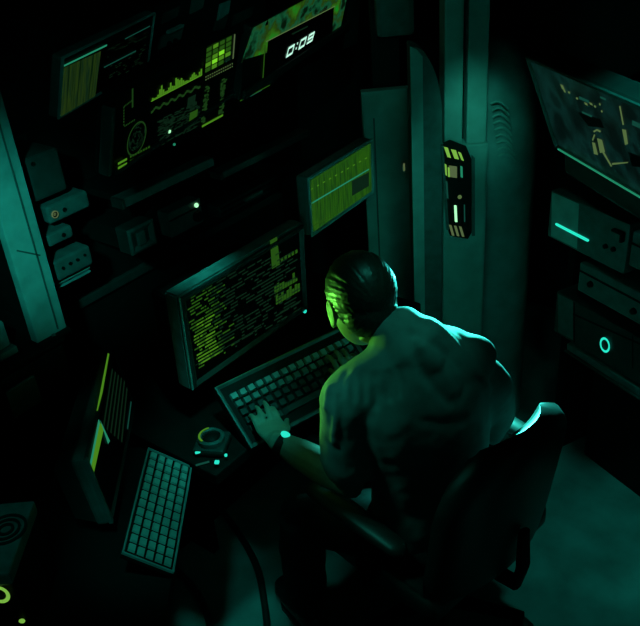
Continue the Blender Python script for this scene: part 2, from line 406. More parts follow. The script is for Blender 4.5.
# ------------------------------------------------------------------ big video display with the timer
P = Pn.fit((252, 27), (360, -30), (240, 101), P.O + P.M.to_3x3() @ V((P.uv(252, 27, .03)[0], P.uv(252, 27, .03)[1], .03)))
w, h = P.w, P.h
t = thing('video_display', 'large display with green picture behind a black panel reading 0:09', 'display', P.M)
one('housing', K['dark'], t, lambda g: g.box((.015, h / 2, -.016), (w + .03, h, .03), bev=.006))
one('side_bezel', K['mid'], t, lambda g: P.pq(g, [(343, 50), (357, 43), (363, -30), (352, -24)], .003))
one('lower_bezel', K['dark'], t, lambda g: g.box((0, .02, .006), (w, .03, .014), bev=.005))
pic = ramp_emit('display_picture', [(0., (2, 10, 4)), (.40, (6, 24, 10)), (.47, (18, 84, 50)), (.53, (34, 60, 12)), (.60, (44, 100, 20)), (.68, (12, 130, 30)), (1., (60, 140, 40))], 8, (1, 1.5, 1), .85, detail=3)
sc = one('screen', pic, t, lambda g: P.pq(g, [(241, 63), (340, 30), (352, -26), (253, 28)], .002))
one('dark_field', K['glass'], sc, lambda g: P.pq(g, [(241, 100), (345, 46), (340, 31), (243, 60)], .0025))
tp = one('timer_panel', K['glass'], sc, lambda g: P.pq(g, [(264, 86), (331, 51), (334, 7), (268, 41)], .005))
one('panel_edge', K['ydim'], tp, lambda g: P.pq(g, [(266, 42.3), (335, 6.6), (335, 5.6), (266, 41.3)], .006))
one('corner_line', K['g_lo'], sc, lambda g: [P.pq(g, [(240, 101.5), (270, 85.5), (270, 84.5), (240, 100.5)], .006), P.pq(g, [(262, 86), (263, 86), (265.5, 45), (264.5, 45)], .006)])
def seg7(g, x, y, w_, h_, s_, segs, z):
    k = .22
    sh = lambda px, py: (x + px + (py) * k, y + py, z)
    hb = lambda yy: g.poly([sh(s_ * .15, yy), sh(w_ - s_ * .15, yy), sh(w_ - s_ * .15, yy + s_), sh(s_ * .15, yy + s_)])
    vb = lambda xx, y0, y1: g.poly([sh(xx, y0), sh(xx + s_, y0), sh(xx + s_, y1), sh(xx, y1)])
    if 'a' in segs: hb(h_ - s_)
    if 'g' in segs: hb(h_ / 2 - s_ / 2)
    if 'd' in segs: hb(0)
    if 'f' in segs: vb(0, h_ / 2, h_ - s_ * .3)
    if 'b' in segs: vb(w_ - s_, h_ / 2, h_ - s_ * .3)
    if 'e' in segs: vb(0, s_ * .3, h_ / 2)
    if 'c' in segs: vb(w_ - s_, s_ * .3, h_ / 2)
xa, ya = P.uv(284, 57.5); xb, yb = P.uv(309, 46)
dw = (xb - xa)
def digits(g):
    hh = .034; ww = dw * .24; st = .0078
    seg7(g, xa, ya, ww, hh, st, 'abcdef', .0065)
    seg7(g, xa + dw * .46, ya, ww, hh, st, 'abcdef', .0065)
    seg7(g, xa + dw * .78, ya, ww, hh, st, 'abcdfg', .0065)
    for yy in (.008, .024): g.poly([(xa + dw * .335 + yy * .22 + a, ya + yy + b, .0065) for a, b in ((0, 0), (st, 0), (st, st), (0, st))])
one('timer_digits', K['white'], tp, digits)
for q in ([(292, 35), (308, 27), (308, 25.5), (292, 33.5)], [(292, 61), (298, 58), (298, 57), (292, 60)]): one('timer_caption', K['g_dk'], tp, lambda g: P.pq(g, q, .006))
one('support_arm', K['black'], t, lambda g: g.box((0, h * .5, -.1), (.1, .1, .14), bev=.01))

# patch panel above the console
P = Pn.vert((156, 6), (262, -44), (158, 62), aty(156, 6, 1.66))
t = thing('patch_panel', 'shadowed patch panel with dim plates above the green key grid', 'panel', P.M)
w, h = P.w, P.h
one('backboard', K['black'], t, lambda g: g.box((0, h / 2, -.085), (w, h, .17), bev=.006))
def plate(pts, m_, nm='plate', z=.008):
    def f(g):
        q = [P.uv(*p, z) for p in pts]; g.prism(q, .001, z)
    return one(nm, m_, t, f)
plate([(218, 21), (229, 13), (231, 0), (221, 4)], K['pale'])
plate([(212, 38), (224, 30), (229, 14), (217, 21)], K['dark'])
plate([(191, 14), (203, 8), (206, -6), (193, 0)], K['mid'])
plate([(163, 24), (178, 16), (180, 6), (165, 13)], K['dark'])
c = plate([(159, 50), (181, 39), (184, 27), (162, 37)], K['mid'], 'connector', .012)
plate([(170, 34), (184, 27), (184.5, 24.5), (171, 31)], K['pale'], 'latch', .018)
plate([(233, 26), (252, 16), (254, 6), (236, 14)], K['dark'])
one('socket', K['black'], t, lambda g: [g.lathe([(.008, 0), (.008, .004), (.004, .004)], 12, Matrix.Translation((*P.uv(166 + 6 * i, 44 - 3 * i), .012))) for i in range(2)])

# ------------------------------------------------------------------ strips and boxes below the console
def wallbox(name, TL, TR, BL, y, label, cat, mt, depth=.05):
    P = Pn.vert(TL, TR, BL, aty(*TL, y))
    t = thing(name, label, cat, P.M)
    one('housing', K[mt], t, lambda g: g.box((0, P.h / 2, -depth / 2), (P.w, P.h, depth), bev=.004))
    one('mounting_plate', K['black'], t, lambda g: g.box((0, P.h / 2, (-depth + y - YW) / 2), (P.w * .9, P.h * .8, YW - y - depth + .004)))
    return t, P
t, P = wallbox('cable_duct', (122, 200), (213, 153), (124, 209), 1.74, 'long dim cable duct under the left half of the console', 'duct', 'mid')
one('end_cap', K['dark'], t, lambda g: g.box((-P.w / 2, P.h / 2, -.02), (.012, P.h * 1.05, .05), bev=.003))
t, P = wallbox('cable_duct', (221, 173), (309, 121), (222, 180), 1.74, 'long dim cable duct above the small green screen', 'duct', 'mid')
one('end_cap', K['dark'], t, lambda g: g.box((-P.w / 2, P.h / 2, -.02), (.012, P.h * 1.05, .05), bev=.003))
t, P = wallbox('outlet_box', (126, 231), (151, 216), (129, 257), 1.74, 'dim square outlet box left of the box with the lamp', 'box', 'dark')
one('cover_plate', K['mid'], t, lambda g: frame(g, -P.w / 2, 0, P.w / 2, P.h, .02, 0, .008))
one('outlet', K['mid'], t, lambda g: g.box((-.005, P.h * .5, .004), (P.w * .3, P.h * .5, .012), bev=.004))
t, P = wallbox('junction_box', (168, 214), (200, 197), (173, 238), 1.74, 'dim junction box with one pale lit lamp', 'box', 'mid')
one('indicator_lamp', K['led'], t, lambda g: g.ell((*P.uv(195.5, 205), .004), (.0075, .0075, .006), seg=12))
one('knob', K['black'], t, lambda g: g.lathe([(.018, 0), (.016, .012), (.006, .014)], 16, Matrix.Translation((*P.uv(197, 216), 0))))
one('lid_line', K['black'], t, lambda g: g.box((0, P.h * .7, .001), (P.w, .004, .004)))
t, P = wallbox('vent_drawer', (218, 207), (279, 183), (219, 219), 1.74, 'slotted drawer front above the main terminal', 'drawer', 'dark')
one('slot', K['black'], t, lambda g: [g.box((0, P.h * f_, .0015), (P.w * .94, .006, .004)) for f_ in (.3, .72)])
one('handle', K['mid'], t, lambda g: g.box((.01, P.h * .5, .006), (P.w * .3, .014, .012), bev=.004))

# ------------------------------------------------------------------ small green monitor
P = Pn.fit((307, 178), (372, 138), (311, 237), aty(307, 178, 1.5))
w, h = P.w, P.h
t = thing('green_monitor', 'small boxy monitor with a glowing yellow-green grid screen', 'monitor', P.M)
housing(P, t, .13, K['mid'], bez=.013, taper=.8, lip=.006, bm=K['steel'])
grn = ramp_emit('green_grid', [(0., (18, 52, 12)), (.4, (24, 66, 16)), (.5, (30, 80, 16)), (.6, (38, 88, 14)), (.75, (24, 70, 18)), (1., (50, 120, 18))], 22, (4, .5, 1), .9)
sc = one('screen', grn, t, lambda g: g.rect(-w / 2 + .013, .013, w / 2 - .013, h - .013, .002))
def gl(g):
    P.pq(g, [(311, 204.5), (369, 169.8), (369, 168.6), (311, 203)], .004)
one('bright_line', K['t_mid'], sc, gl)
for i in range(10): one('trace_dash', K['g_mid'], sc, lambda g: P.pq(g, [(311 + i * 6, 190 - i * 3.4), (313 + i * 6, 188.8 - i * 3.4), (313 + i * 6, 187.8 - i * 3.4), (311 + i * 6, 189 - i * 3.4)], .004))
one('trace', K['g_lo'], sc, lambda g: [P.pq(g, [(312, 227.5), (326, 219), (326, 217.5), (312, 226)], .004), P.pq(g, [(312, 226), (313.2, 225.4), (312.4, 184), (311.2, 184.6)], .004)])
one('fine_grid', K['g_dk'], sc, lambda g: [g.rect(-w / 2 + .03 + i * .0135, .02, -w / 2 + .031 + i * .0135, h - .02, .003) for i in range(16)])
one('dark_patch', K['g_dk'], sc, lambda g: P.pq(g, [(352, 196), (369, 186), (369, 172), (352, 181)], .0035))
one('mounting_bracket', K['black'], t, lambda g: g.box((0, h * .5, -.2), (.1, .1, .2), bev=.01))

# ------------------------------------------------------------------ desk
DZ = .745
t = thing('console_desk', 'black worktop carrying the terminal and its keyboard', 'desk', (1.6, 1.55, 0))
one('worktop', K['black'], t, lambda g: g.box((-.03, .01, DZ - .02), (1.04, .54, .038), bev=.006))
one('back_panel', K['black'], t, lambda g: g.box((0, .25, DZ / 2 - .02), (1.0, .03, DZ - .04)))
for x_ in (-.3, .42):
    one('side_panel', K['black'], t, lambda g: g.box((x_, .18, (DZ - .04) / 2), (.03, .12, DZ - .04)))

# ------------------------------------------------------------------ main terminal
P = Pn.fit((177, 297), (303, 222), (191, 391), aty(177, 297, 1.46))
w, h = P.w, P.h
t = thing('computer_terminal', 'large tube terminal with code text filling its dark screen', 'computer terminal', P.M)
# tube housing: the front block is lower in depth at the sides than a plain box
g = G()
def rr(w_, h_, y_, z_): return [(-w_ / 2, y_, z_), (w_ / 2, y_, z_), (w_ / 2, y_ + h_, z_), (-w_ / 2, y_ + h_, z_)]
def shell(nm, secs, m_):
    g = G(); L = [[g.b.verts.new(p) for p in s_] for s_ in secs]
    g.b.faces.new(L[0]); g.b.faces.new(L[-1][::-1])
    for A, B in zip(L, L[1:]):
        for j in range(4): g.b.faces.new((A[j], A[(j + 1) % 4], B[(j + 1) % 4], B[j]))
    bmesh.ops.bevel(g.b, geom=list(g.b.edges), offset=.005, segments=2, affect='EDGES', clamp_overlap=True)
    g.build(nm, m_, t)
shell('housing', [rr(w, h, 0, 0), rr(w, h, 0, -.04), rr(w * .985, h * .98, 0, -.056)], K['pale'])
shell('rear_shell', [rr(w * .97, h * .96, 0.004, -.052), rr(w * .86, h * .76, .02, -.10), rr(w * .6, h * .5, .04, -.24)], K['black'])  # black put in for the shade behind the terminal's front
one('bezel', K['dark'], t, lambda g: frame(g, -w / 2 + .006, .006, w / 2 - .006, h - .006, .02, 0, .012))
sc = one('screen', K['glass'], t, lambda g: g.rect(-w / 2 + .018, .018, w / 2 - .018, h - .018, .003))
one('edge_trim', K['steel'], t, lambda g: g.box((-w / 2 + .003, h / 2, .004), (.006, h * .98, .006), bev=.002))
sl = lambda x: -(x - 184) * .585
def code(g, x0, x1, y0, y1, n, lm, z=.0045):
    for _ in range(n):
        f_ = random.random(); y_ = round(random.uniform(y0, y1) / 3.4) * 3.4
        l = random.uniform(1.5, lm); x = random.uniform(x0, x1) + (y_ - 300) * .15; yy = y_ + sl(x)
        P.pq(g, [(x, yy), (x + l, yy - l * .585), (x + l, yy - l * .585 - 1.5), (x, yy - 1.5)], z)
one('code_text', K['g_mid'], sc, lambda g: code(g, 187, 204, 330, 377, 85, 7))
one('code_text', K['g_lo'], sc, lambda g: [code(g, 185, 210, 302, 377, 130, 7), code(g, 200, 222, 305, 377, 40, 6)])
one('faint_text', K['g_dk'], sc, lambda g: code(g, 205, 285, 303, 378, 260, 9))
def blk2(g):
    P.pq(g, [(272, 269), (280, 264.5), (277, 236.5), (270, 240.5)], .0045)
    for i in range(5):
        x = 281 + i * 3.6; P.pq(g, [(x, 262 - i * 2), (x + 2.4, 260.5 - i * 2), (x + 2, 257 - i * 2), (x - .4, 258.5 - i * 2)], .0045)
one('side_block', K['g_lo'], sc, blk2)
def blk3(g):
    hs = [8, 9, 7, 7, 5, 4, 4, 10, 3]
    for i, q in enumerate(hs):
        x = 274.5 + i * 2.6; yy = 294 - i * 1.5
        P.pq(g, [(x, yy), (x + 2.2, yy - 1.3), (x + 2.0, yy - 1.3 - q), (x - .2, yy - q)], .0045)
    hs = [10, 7, 9, 5, 8, 10, 6, 9, 8]
    for i, q in enumerate(hs):
        x = 276 + i * 2.7; yy = 305 - i * 1.6
        P.pq(g, [(x, yy), (x + 2.3, yy - 1.4), (x + 2.1, yy - 1.4 - q), (x - .2, yy - q)], .0045)
one('bar_block', K['g_lo'], sc, blk3)
one('screen_line', K['g_dk'], sc, lambda g: [P.pq(g, [(190, 369), (262, 327), (262, 326), (190, 368)], .004), P.pq(g, [(280, 313), (301, 301), (301, 300), (280, 312)], .004)])
one('power_lamp', K['cyan'], t, lambda g: g.ell((*P.uv(303, 310.5), .008), (.0065, .0065, .005), seg=12))
# pedestal down to the worktop, built in the terminal's own axes
Mi = P.M.inverted()
def ped(g):
    c = P.O - P.M.to_3x3() @ V((0, 0, .12)); c.z = 0
    top = P.O.z + .06
    vs = g.box((c.x, c.y, (DZ + top) / 2), (.3, .15, top - DZ), bev=.01)
    bmesh.ops.transform(g.b, matrix=Mi, verts=g.b.verts)
one('pedestal', K['black'], t, ped)

# terminal keyboard
def keyboard(t, P, th, rows, cols, km, pm, mx=.02, my=.02, kh=.008, gap=.14, up=0., wide=None, tone=None):
    w, h = P.w, P.h
    g = G(); g.box((0, h / 2, -th / 2), (w, h, th), bev=.006); g.build('case', pm, t)
    kw, khh = (w - 2 * mx) / cols, (h - 2 * my - up) / rows
    for r_ in range(rows):
        for c_ in range(cols):
            if wide and r_ == 0 and wide[0] < c_ <= wide[1]: continue
            n_ = (wide[1] - wide[0] + 1) if (wide and r_ == 0 and c_ == wide[0]) else 1
            x = -w / 2 + mx + kw * (c_ + n_ / 2); y = my + khh * (r_ + .5)
            a, b = kw * (n_ - gap) / 2, khh * (1 - gap) / 2
            g = G(); o = [(-a, -b), (a, -b), (a, b), (-a, b)]
            A = [g.b.verts.new((x + p, y + q, .0005)) for p, q in o]; B = [g.b.verts.new((x + p * .84, y + q * .84, kh)) for p, q in o]
            g.b.faces.new(B); g.b.faces.new(A[::-1])
            for j in range(4): g.b.faces.new((A[j], A[(j + 1) % 4], B[(j + 1) % 4], B[j]))
            g.build('key', tone(r_, c_) if tone else km, t)
P = Pn.fit((214, 388), (345, 325), (251, 449), atz(214, 388, .88))
t = thing('terminal_keyboard', 'dark mechanical keyboard under the seated person\'s left hand', 'keyboard', P.M)
ktone = lambda r_, c_: K['pale'] if r_ >= 4 else (K['key'] if r_ == 3 else K['dark'])  # paler upper rows paint in the light on the keys
keyboard(t, P, .03, 5, 15, None, K['black'], .022, .035, .012, .24, .0, (4, 9), ktone)
one('frame_trim', K['mid'], t, lambda g: frame(g, -P.w / 2, 0, P.w / 2, P.h, .014, -.004, .006))
Mi = P.M.inverted()
def foot(g):
    p = P.O + P.ex * 0 + P.eu * (P.h - .05); vs = g.box((p.x, p.y, (DZ + p.z - .03) / 2), (.3, .02, p.z - .03 - DZ + .01))
    bmesh.ops.transform(g.b, matrix=Mi, verts=g.b.verts)
one('wedge_foot', K['black'], t, foot)
KB = P

# trackball with cyan lamps
p = atz(213, 447, DZ)
t = thing('trackball', 'round ringed trackball with cyan lamps left of the main keyboard', 'trackball', Matrix.Translation(p) @ Matrix.Rotation(math.radians(28), 4, 'Z') @ Matrix.Scale(.85, 4))
one('base', K['dark'], t, lambda g: g.box((0, 0, .014), (.105, .105, .028), bev=.01))
one('ring', K['mid'], t, lambda g: g.lathe([(.044, .028), (.044, .044), (.038, .05), (.031, .046), (.031, .03)], 32), smooth=True, angle=40)
one('ball', K['black'], t, lambda g: g.ell((0, 0, .034), (.03, .03, .018)), smooth=True)
def arc(g, r0_, r1_, a0, a1, z):
    n = 14
    for i in range(n):
        b0, b1 = a0 + (a1 - a0) * i / n, a0 + (a1 - a0) * (i + 1) / n
        g.poly([(r_ * math.cos(b), r_ * math.sin(b), z) for r_, b in ((r0_, b0), (r1_, b0), (r1_, b1), (r0_, b1))])
one('glow_ring', K['g_mid'], t, lambda g: arc(g, .034, .041, math.radians(25), math.radians(150), .0515))
P2 = None
for nm, px, sz in (('cyan_lamp', (217, 463), (.012, .014, .008)), ('cyan_lamp', (226, 456), (.008, .008, .008)), ('cyan_strip', (200.5, 452.5), (.034, .008, .006)), ('cyan_strip', (202, 461), (.045, .006, .005))):
    q = t.matrix_world.inverted() @ atz(*px, DZ + .014)
    a_ = math.radians(-62) if nm == 'cyan_strip' else 0
    one(nm, K['cyan'] if sz[0] != .045 else K['t_lo'], t, lambda g: g.box((q.x, q.y, .02 if sz[0] != .045 else .006), sz, bev=.002, rot=Matrix.Rotation(a_, 3, 'Z')))

# ------------------------------------------------------------------ left station (faces right)
ML = Matrix((rv, hv, Z)).transposed().to_4x4()
kp_c = atz(157, 510, .78)
ldz = .70
t = thing('side_desk', 'black desk at left under the turned monitor and loose keyboard', 'desk', Matrix.Translation((0, 0, 0)) @ ML)
c = ML.inverted() @ kp_c
one('worktop', K['black'], t, lambda g: g.box((c.x - .22, c.y - .02, ldz - .02), (.52, .74, .04), bev=.006))
for dx, dy in ((-.44, -.34), (-.44, .3), (-.3, -.34), (-.3, .3)):
    one('leg', K['black'], t, lambda g: g.box((c.x + dx, c.y + dy, (ldz - .04) / 2), (.05, .05, ldz - .04), bev=.004))

# loose keyboard, tilted
P0 = atz(148, 448, .80); B0 = atz(122, 553, .80)
ed = (B0 - P0).normalized()
tr = hit(192, 467, P0, ed); ex = (tr - P0).normalized()
P = Pn(P0, ex, ed, (192, 467), (122, 553))
t = thing('loose_keyboard', 'teal-lit keyboard propped at a slant in front of the turned monitor', 'keyboard', P.M)
keyboard(t, P, .02, 12, 5, K['steel'], K['black'], .008, .008, .006, .24)
one('frame_trim', K['pale'], t, lambda g: frame(g, -P.w / 2, 0, P.w / 2, P.h, .006, -.004, .005))
Mi = P.M.inverted()
def stand(g):
    p = P.O - P.ex * (P.w * .3) + P.eu * (P.h * .5) - P.n * .02
    g.box((p.x, p.y, (ldz + p.z) / 2), (.03, .2, p.z - ldz), rot=Matrix.Rotation(HD - math.pi / 2, 3, 'Z'))
    bmesh.ops.transform(g.b, matrix=Mi, verts=g.b.verts)
one('prop_stand', K['black'], t, stand)

# turned monitor
A = atz(110, 524, .755); B = atz(135, 402, .755)
ex = (B - A).normalized()
tl = hit(83, 460, A, ex); eu = (tl - A).normalized()
P = Pn(tl, ex, -eu, (108, 336), (110, 524))
w, h = P.w, P.h
t = thing('turned_monitor', 'monitor at left seen almost edge-on with bright green screen bars', 'monitor', P.M)
housing(P, t, .09, K['mid'], bez=.014, taper=.88, lip=.008, bm=K['dark'], rear='dark')
one('near_edge', K['mid'], t, lambda g: g.box((-w / 2 + .004, h / 2, .004), (.012, h, .012), bev=.003))
sc = one('screen', K['glass'], t, lambda g: g.rect(-w / 2 + .012, .012, w / 2 - .012, h - .012, .002))
one('bright_line', K['g_mid'], sc, lambda g: P.pq(g, [(96.5, 411), (99.5, 410), (109.3, 354), (107.8, 353)], .004))
one('bright_bar', K['g_mid'], sc, lambda g: P.pq(g, [(90, 468), (93, 477), (104, 428), (99, 421)], .004))
one('bar_edge', K['t_mid'], sc, lambda g: [P.pq(g, [(89, 467), (90.5, 470), (100, 422), (98.6, 419)], .005), P.pq(g, [(104, 428), (108, 444), (110, 441), (100, 420)], .0045)])
def lns(g):
    for i in range(6):
        x = 103 + i * 3.6; y = 418 + i * 3; P.pq(g, [(x, y + 8), (x + 1.2, y + 10), (x + 10 - i * .6, y - 48), (x + 9 - i * .6, y - 50)], .004)
one('faint_lines', K['g_dk'], sc, lns)
one('lower_line', K['t_lo'], sc, lambda g: P.pq(g, [(127, 428), (128, 430), (131.6, 402), (130.8, 401)], .004))
Mi = P.M.inverted()
def ped2(g):
    p = P.O - P.n * .09; top = p.z + .05
    g.box((p.x, p.y, (ldz + top) / 2), (.14, .2, top - ldz), rot=Matrix.Rotation(HD - math.pi / 2, 3, 'Z'))
    bmesh.ops.transform(g.b, matrix=Mi, verts=g.b.verts)
one('pedestal', K['black'], t, ped2)

# vented unit at the lower left corner
za = .93
a = ML.inverted() @ atz(23, 572, za); b = ML.inverted() @ atz(35, 500, za)
ux, vy0, vy1 = (a.x + b.x) / 2 - .016, a.y, b.y
t = thing('vented_unit', 'boxy unit with round top vent and green ring lamp, bottom left corner', 'equipment unit', ML @ Matrix.Translation((ux - .11, (vy0 + vy1) / 2, ldz)))
hh = za - ldz; dd = vy1 - vy0
one('housing', K['pale'], t, lambda g: g.box((0, 0, hh * .5 + hh * .42), (.22, dd, hh * .16), bev=.006))
one('front_body', K['black'], t, lambda g: g.box((0, .003, hh * .42), (.218, dd - .006, hh * .84), bev=.004))
q = t.matrix_world.inverted() @ atz(6, 530, za)
one('vent', K['dark'], t, lambda g: [g.lathe([(r_ + .006, hh - .001), (r_ + .006, hh + .004), (r_, hh + .004), (r_, hh - .001)], 28, Matrix.Translation((q.x, q.y, 0))) for r_ in (.012, .026, .04)], smooth=False)
q1 = t.matrix_world.inverted() @ hit(0, 594, t.matrix_world.translation - hv * dd / 2, hv)
def rg(g):
    n = 30; y_ = -dd / 2 - .002
    for i in range(n):
        a0, a1 = 2 * math.pi * i / n, 2 * math.pi * (i + 1) / n
        g.poly([(q1.x + r_ * .8 * math.cos(a_), y_, q1.z + r_ * math.sin(a_)) for r_, a_ in ((.026, a0), (.026, a1), (.016, a1), (.016, a0))])
one('ring_lamp', K['lime'], t, rg)
q2 = t.matrix_world.inverted() @ hit(22, 621, t.matrix_world.translation - hv * dd / 2, hv)
one('dot_lamp', K['lime'], t, lambda g: g.ell((q2.x, -dd / 2, q2.z), (.007, .004, .006), seg=10))

# ------------------------------------------------------------------ far corner: panel, fin, pillar, tank
nb = -hv
def W(r_, h_, z): return rv * r_ + hv * h_ + Z * z
# flat teal panel right of the green monitor
P = Pn.vert((361, 98), (415, 98), (361, 250), atd(361, 98, 2.95), rv)
t = thing('wall_panel', 'flat teal-lit wall panel between green monitor and pillar', 'panel', Matrix.Translation((P.O.x, P.O.y, 0)) @ ML)
pw = P.w
one('panel_sheet', K['pill'], t, lambda g: g.box((0, .02, .68), (pw, .04, 1.36), bev=.006))
one('panel_seam', K['mid'], t, lambda g: g.box((-pw * .28, -.001, .66), (.006, .006, 1.2)))
one('upper_plate', K['mid'], t, lambda g: g.box((.035, .03, 1.66), (pw * .7, .05, .24), bev=.02))
one('upright', K['black'], t, lambda g: g.box((0, .06, .9), (.1, .04, 1.8)))
one('painted_glow', K['olive'], t, lambda g: (lambda q: g.box((q.x, -.002, q.z), (.006, .004, .03), bev=.001))(t.matrix_world.inverted() @ hit(404, 167, P.O, hv)))  # glowing chip stands in for light falling on the panel
# round-topped fin
def capsule(w_, h_, n=14):
    pts = [(-w_ / 2, 0), (w_ / 2, 0)]
    for i in range(n + 1):
        a_ = math.pi / 2 * i / n; pts.append((-w_ / 2 + w_ * math.cos(a_), h_ - w_ * 2.4 + w_ * 2.4 * math.sin(a_)))
    return pts
p1 = atd(425, 200, 2.78)
t = thing('round_topped_fin', 'narrow teal fin with a curved top left of the lit pillar', 'fin', Matrix.Translation((p1.x, p1.y, 0)) @ ML)
fz = (hit(407, 42, p1, hv)).z
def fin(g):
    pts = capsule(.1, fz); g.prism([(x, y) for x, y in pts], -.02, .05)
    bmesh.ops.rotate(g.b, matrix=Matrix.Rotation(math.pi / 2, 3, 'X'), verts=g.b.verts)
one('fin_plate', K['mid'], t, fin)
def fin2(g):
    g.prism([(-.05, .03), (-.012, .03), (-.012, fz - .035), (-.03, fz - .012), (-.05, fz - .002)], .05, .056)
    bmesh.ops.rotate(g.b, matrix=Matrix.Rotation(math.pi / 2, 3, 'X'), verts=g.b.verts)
one('painted_lit_strip', K['pill'], t, fin2)  # paler strip is painted light; darker plate stands for the shaded side
one('base_plate', K['dark'], t, lambda g: g.box((0, -.015, .01), (.13, .12, .02), bev=.004))
# pillar
p1 = atd(464, 250, 2.82)
pz = hit(464, 145, p1, hv).z
t = thing('signal_pillar', 'teal-lit pillar with a recessed panel of striped signs and lamps', 'pillar', Matrix.Translation((p1.x, p1.y, 0)) @ ML)
S = .147
one('shaft', K['pill'], t, lambda g: [g.box((0, .06, pz / 2 - .0), (S, .12, pz), bev=.008)])
ptop = ZC - pz
one('upper_strip', K['pill'], t, lambda g: g.box((-S * .27, .06, pz + .36), (S * .4, .1, .74), bev=.006))
one('upper_strip', K['pill'], t, lambda g: g.box((S * .24, .06, pz + .36), (S * .44, .1, .74), bev=.006))
one('core', K['black'], t, lambda g: g.box((0, .09, ZC / 2), (S * .7, .06, ZC - .004)))
Mi = t.matrix_world.inverted()
def PP(px, py, off=0.):
    q = Mi @ hit(px, py, p1 - hv * off, hv); return q.x, q.z
def pquad(g, pts, off):
    g.poly([(PP(*p, off)[0], -off, PP(*p, off)[1]) for p in pts])
def plate_(g, pts, o0, o1):
    q = [PP(*p, o1) for p in pts]; n = len(q)
    a = [g.b.verts.new((x, -o0, z)) for x, z in q]; b = [g.b.verts.new((x, -o1, z)) for x, z in q]
    g.b.faces.new(a); g.b.faces.new(b[::-1])
    for i in range(n): g.b.faces.new((a[i], a[(i + 1) % n], b[(i + 1) % n], b[i]))
rc = one('recess_panel', K['black'], t, lambda g: plate_(g, [(443, 143), (450, 140), (466, 146), (472, 160), (472, 232), (468, 239), (450, 236), (447, 226)], .0, .003))
one('rim', K['mid'], rc, lambda g: [plate_(g, [(441, 146), (443.5, 146), (449, 230), (446.5, 230)], .002, .01), plate_(g, [(472, 156), (475, 158), (475, 236), (472, 236)], .002, .01)])
def stripes(g, y0):
    for i, wd in ((0, 4), (1, 5), (2, 3)):
        x = 444 + i * 7; y = y0 + i * 2.5
        plate_(g, [(x, y), (x + wd, y + 1), (x + wd + 3, y + 11 - i), (x + 3.5, y + 10 - i)], .003, .006)
one('hazard_stripes', K['lime'], rc, lambda g: stripes(g, 147))
def stripes2(g):
    for i in range(3):
        x = 449 + i * 5; y = 225 + i * .8
        plate_(g, [(x, y), (x + 2.6, y + .5), (x + 5.5, y + 11 - i * .3), (x + 3, y + 10.5 - i * .3)], .003, .006)
one('hazard_stripes', K['olive'], rc, stripes2)
one('lit_window', K['olive'], rc, lambda g: plate_(g, [(449, 166), (457, 167), (457, 178), (450, 177)], .003, .008))
one('lime_strip', K['lime'], rc, lambda g: [plate_(g, [(443.5, 163), (446.5, 165), (447, 176), (444.5, 174)], .003, .006), plate_(g, [(448, 168), (449.6, 168), (450, 177), (448.4, 177)], .003, .009)])
one('cyan_strip', K['t_mid'], rc, lambda g: [plate_(g, [(460.5, 166), (462.5, 167), (462.8, 178), (460.8, 177)], .003, .006)])
one('teal_strip', K['t_lo'], rc, lambda g: [plate_(g, [(444.5, 180), (447.5, 182), (448.5, 199), (445.5, 197)], .003, .006), plate_(g, [(464, 205), (465, 205), (465.3, 222), (464.3, 222)], .003, .006)])
one('round_lamp', K['ydim'], rc, lambda g: (lambda q: g.ell((q[0], -.004, q[1]), (.007, .005, .007), seg=12))(PP(459.5, 196.5)))
one('tube_lamp', K['led'], rc, lambda g: plate_(g, [(454.4, 206), (456.6, 206), (457.4, 222), (455.2, 222)], .003, .009))
# tank
p1 = atd(486, 250, 3.12)
t = thing('domed_tank', 'large round-shouldered teal tank with a ribbed coil behind pillar', 'tank', Matrix.Translation((p1.x, p1.y, 0)) @ ML)
TR_ = .165
tz = hit(484, 32, p1, hv).z
prof = [(TR_ * .96, 0), (TR_, .02), (TR_, tz - .42)] + [(TR_ * math.cos(a_) ** .8 + .001, tz - .42 + .42 * math.sin(a_)) for a_ in [math.pi / 2 * i / 14 for i in range(1, 15)]]
one('shell', K['tank'], t, lambda g: g.lathe(prof, 48), smooth=True, angle=50)
Mi2 = t.matrix_world.inverted()
def coil(g):
    for i in range(9):
        px0, py0 = 491 + i * .9, 104 + i * 6.6
        pts = []
        for k_ in range(7):
            f_ = k_ / 6; px, py = px0 + 17 * f_, py0 - 5 * math.sin(f_ * math.pi) + 5 * f_
            o = Mi2 @ CP; d = Mi2.to_3x3() @ ray(px, py)
            A_ = d.x ** 2 + d.y ** 2; B_ = 2 * (o.x * d.x + o.y * d.y); C_ = o.x ** 2 + o.y ** 2 - (TR_ + .001) ** 2
            D_ = B_ * B_ - 4 * A_ * C_
            if D_ < 0: continue
            pts.append(o + d * ((-B_ - math.sqrt(D_)) / (2 * A_)))
        if len(pts) > 3: g.tube(pts, [.0045] * len(pts), 8)
one('coil_rib', K['pill'], t, coil)

# ------------------------------------------------------------------ right side racks (yawed)
RY = math.radians(65.8)
rx_ = -V((math.cos(RY), math.sin(RY), 0))
def rack(name, TL, TR, BL, P0, label, cat, mt, depth=.3):
    P = Pn.vert(TL, TR, BL, P0, rx_)
    t = thing(name, label, cat, P.M)
    one('housing', K[mt], t, lambda g: g.box((0, P.h / 2, -depth / 2), (P.w, P.h, depth), bev=.005))
    return t, P
PB = atd(551, 190, 2.58); nR = rx_.cross(Z)
R1, P = rack('rack_unit', (551, 190), (630, 226), (549, 237), PB, 'dim rack drawer with a straight cyan light bar', 'drawer', 'mid')
t = R1; P1 = P
one('face_plate', K['steel'], t, lambda g: P.pq(g, [(552, 192), (579, 204), (577, 249), (551, 236)], .003))
one('light_bar', K['cyan'], t, lambda g: (lambda a, b: g.tube([(*a, .004), (*b, .004)], .0045, 8, True))(P.uv(557.5, 224), P.uv(588.5, 240)))
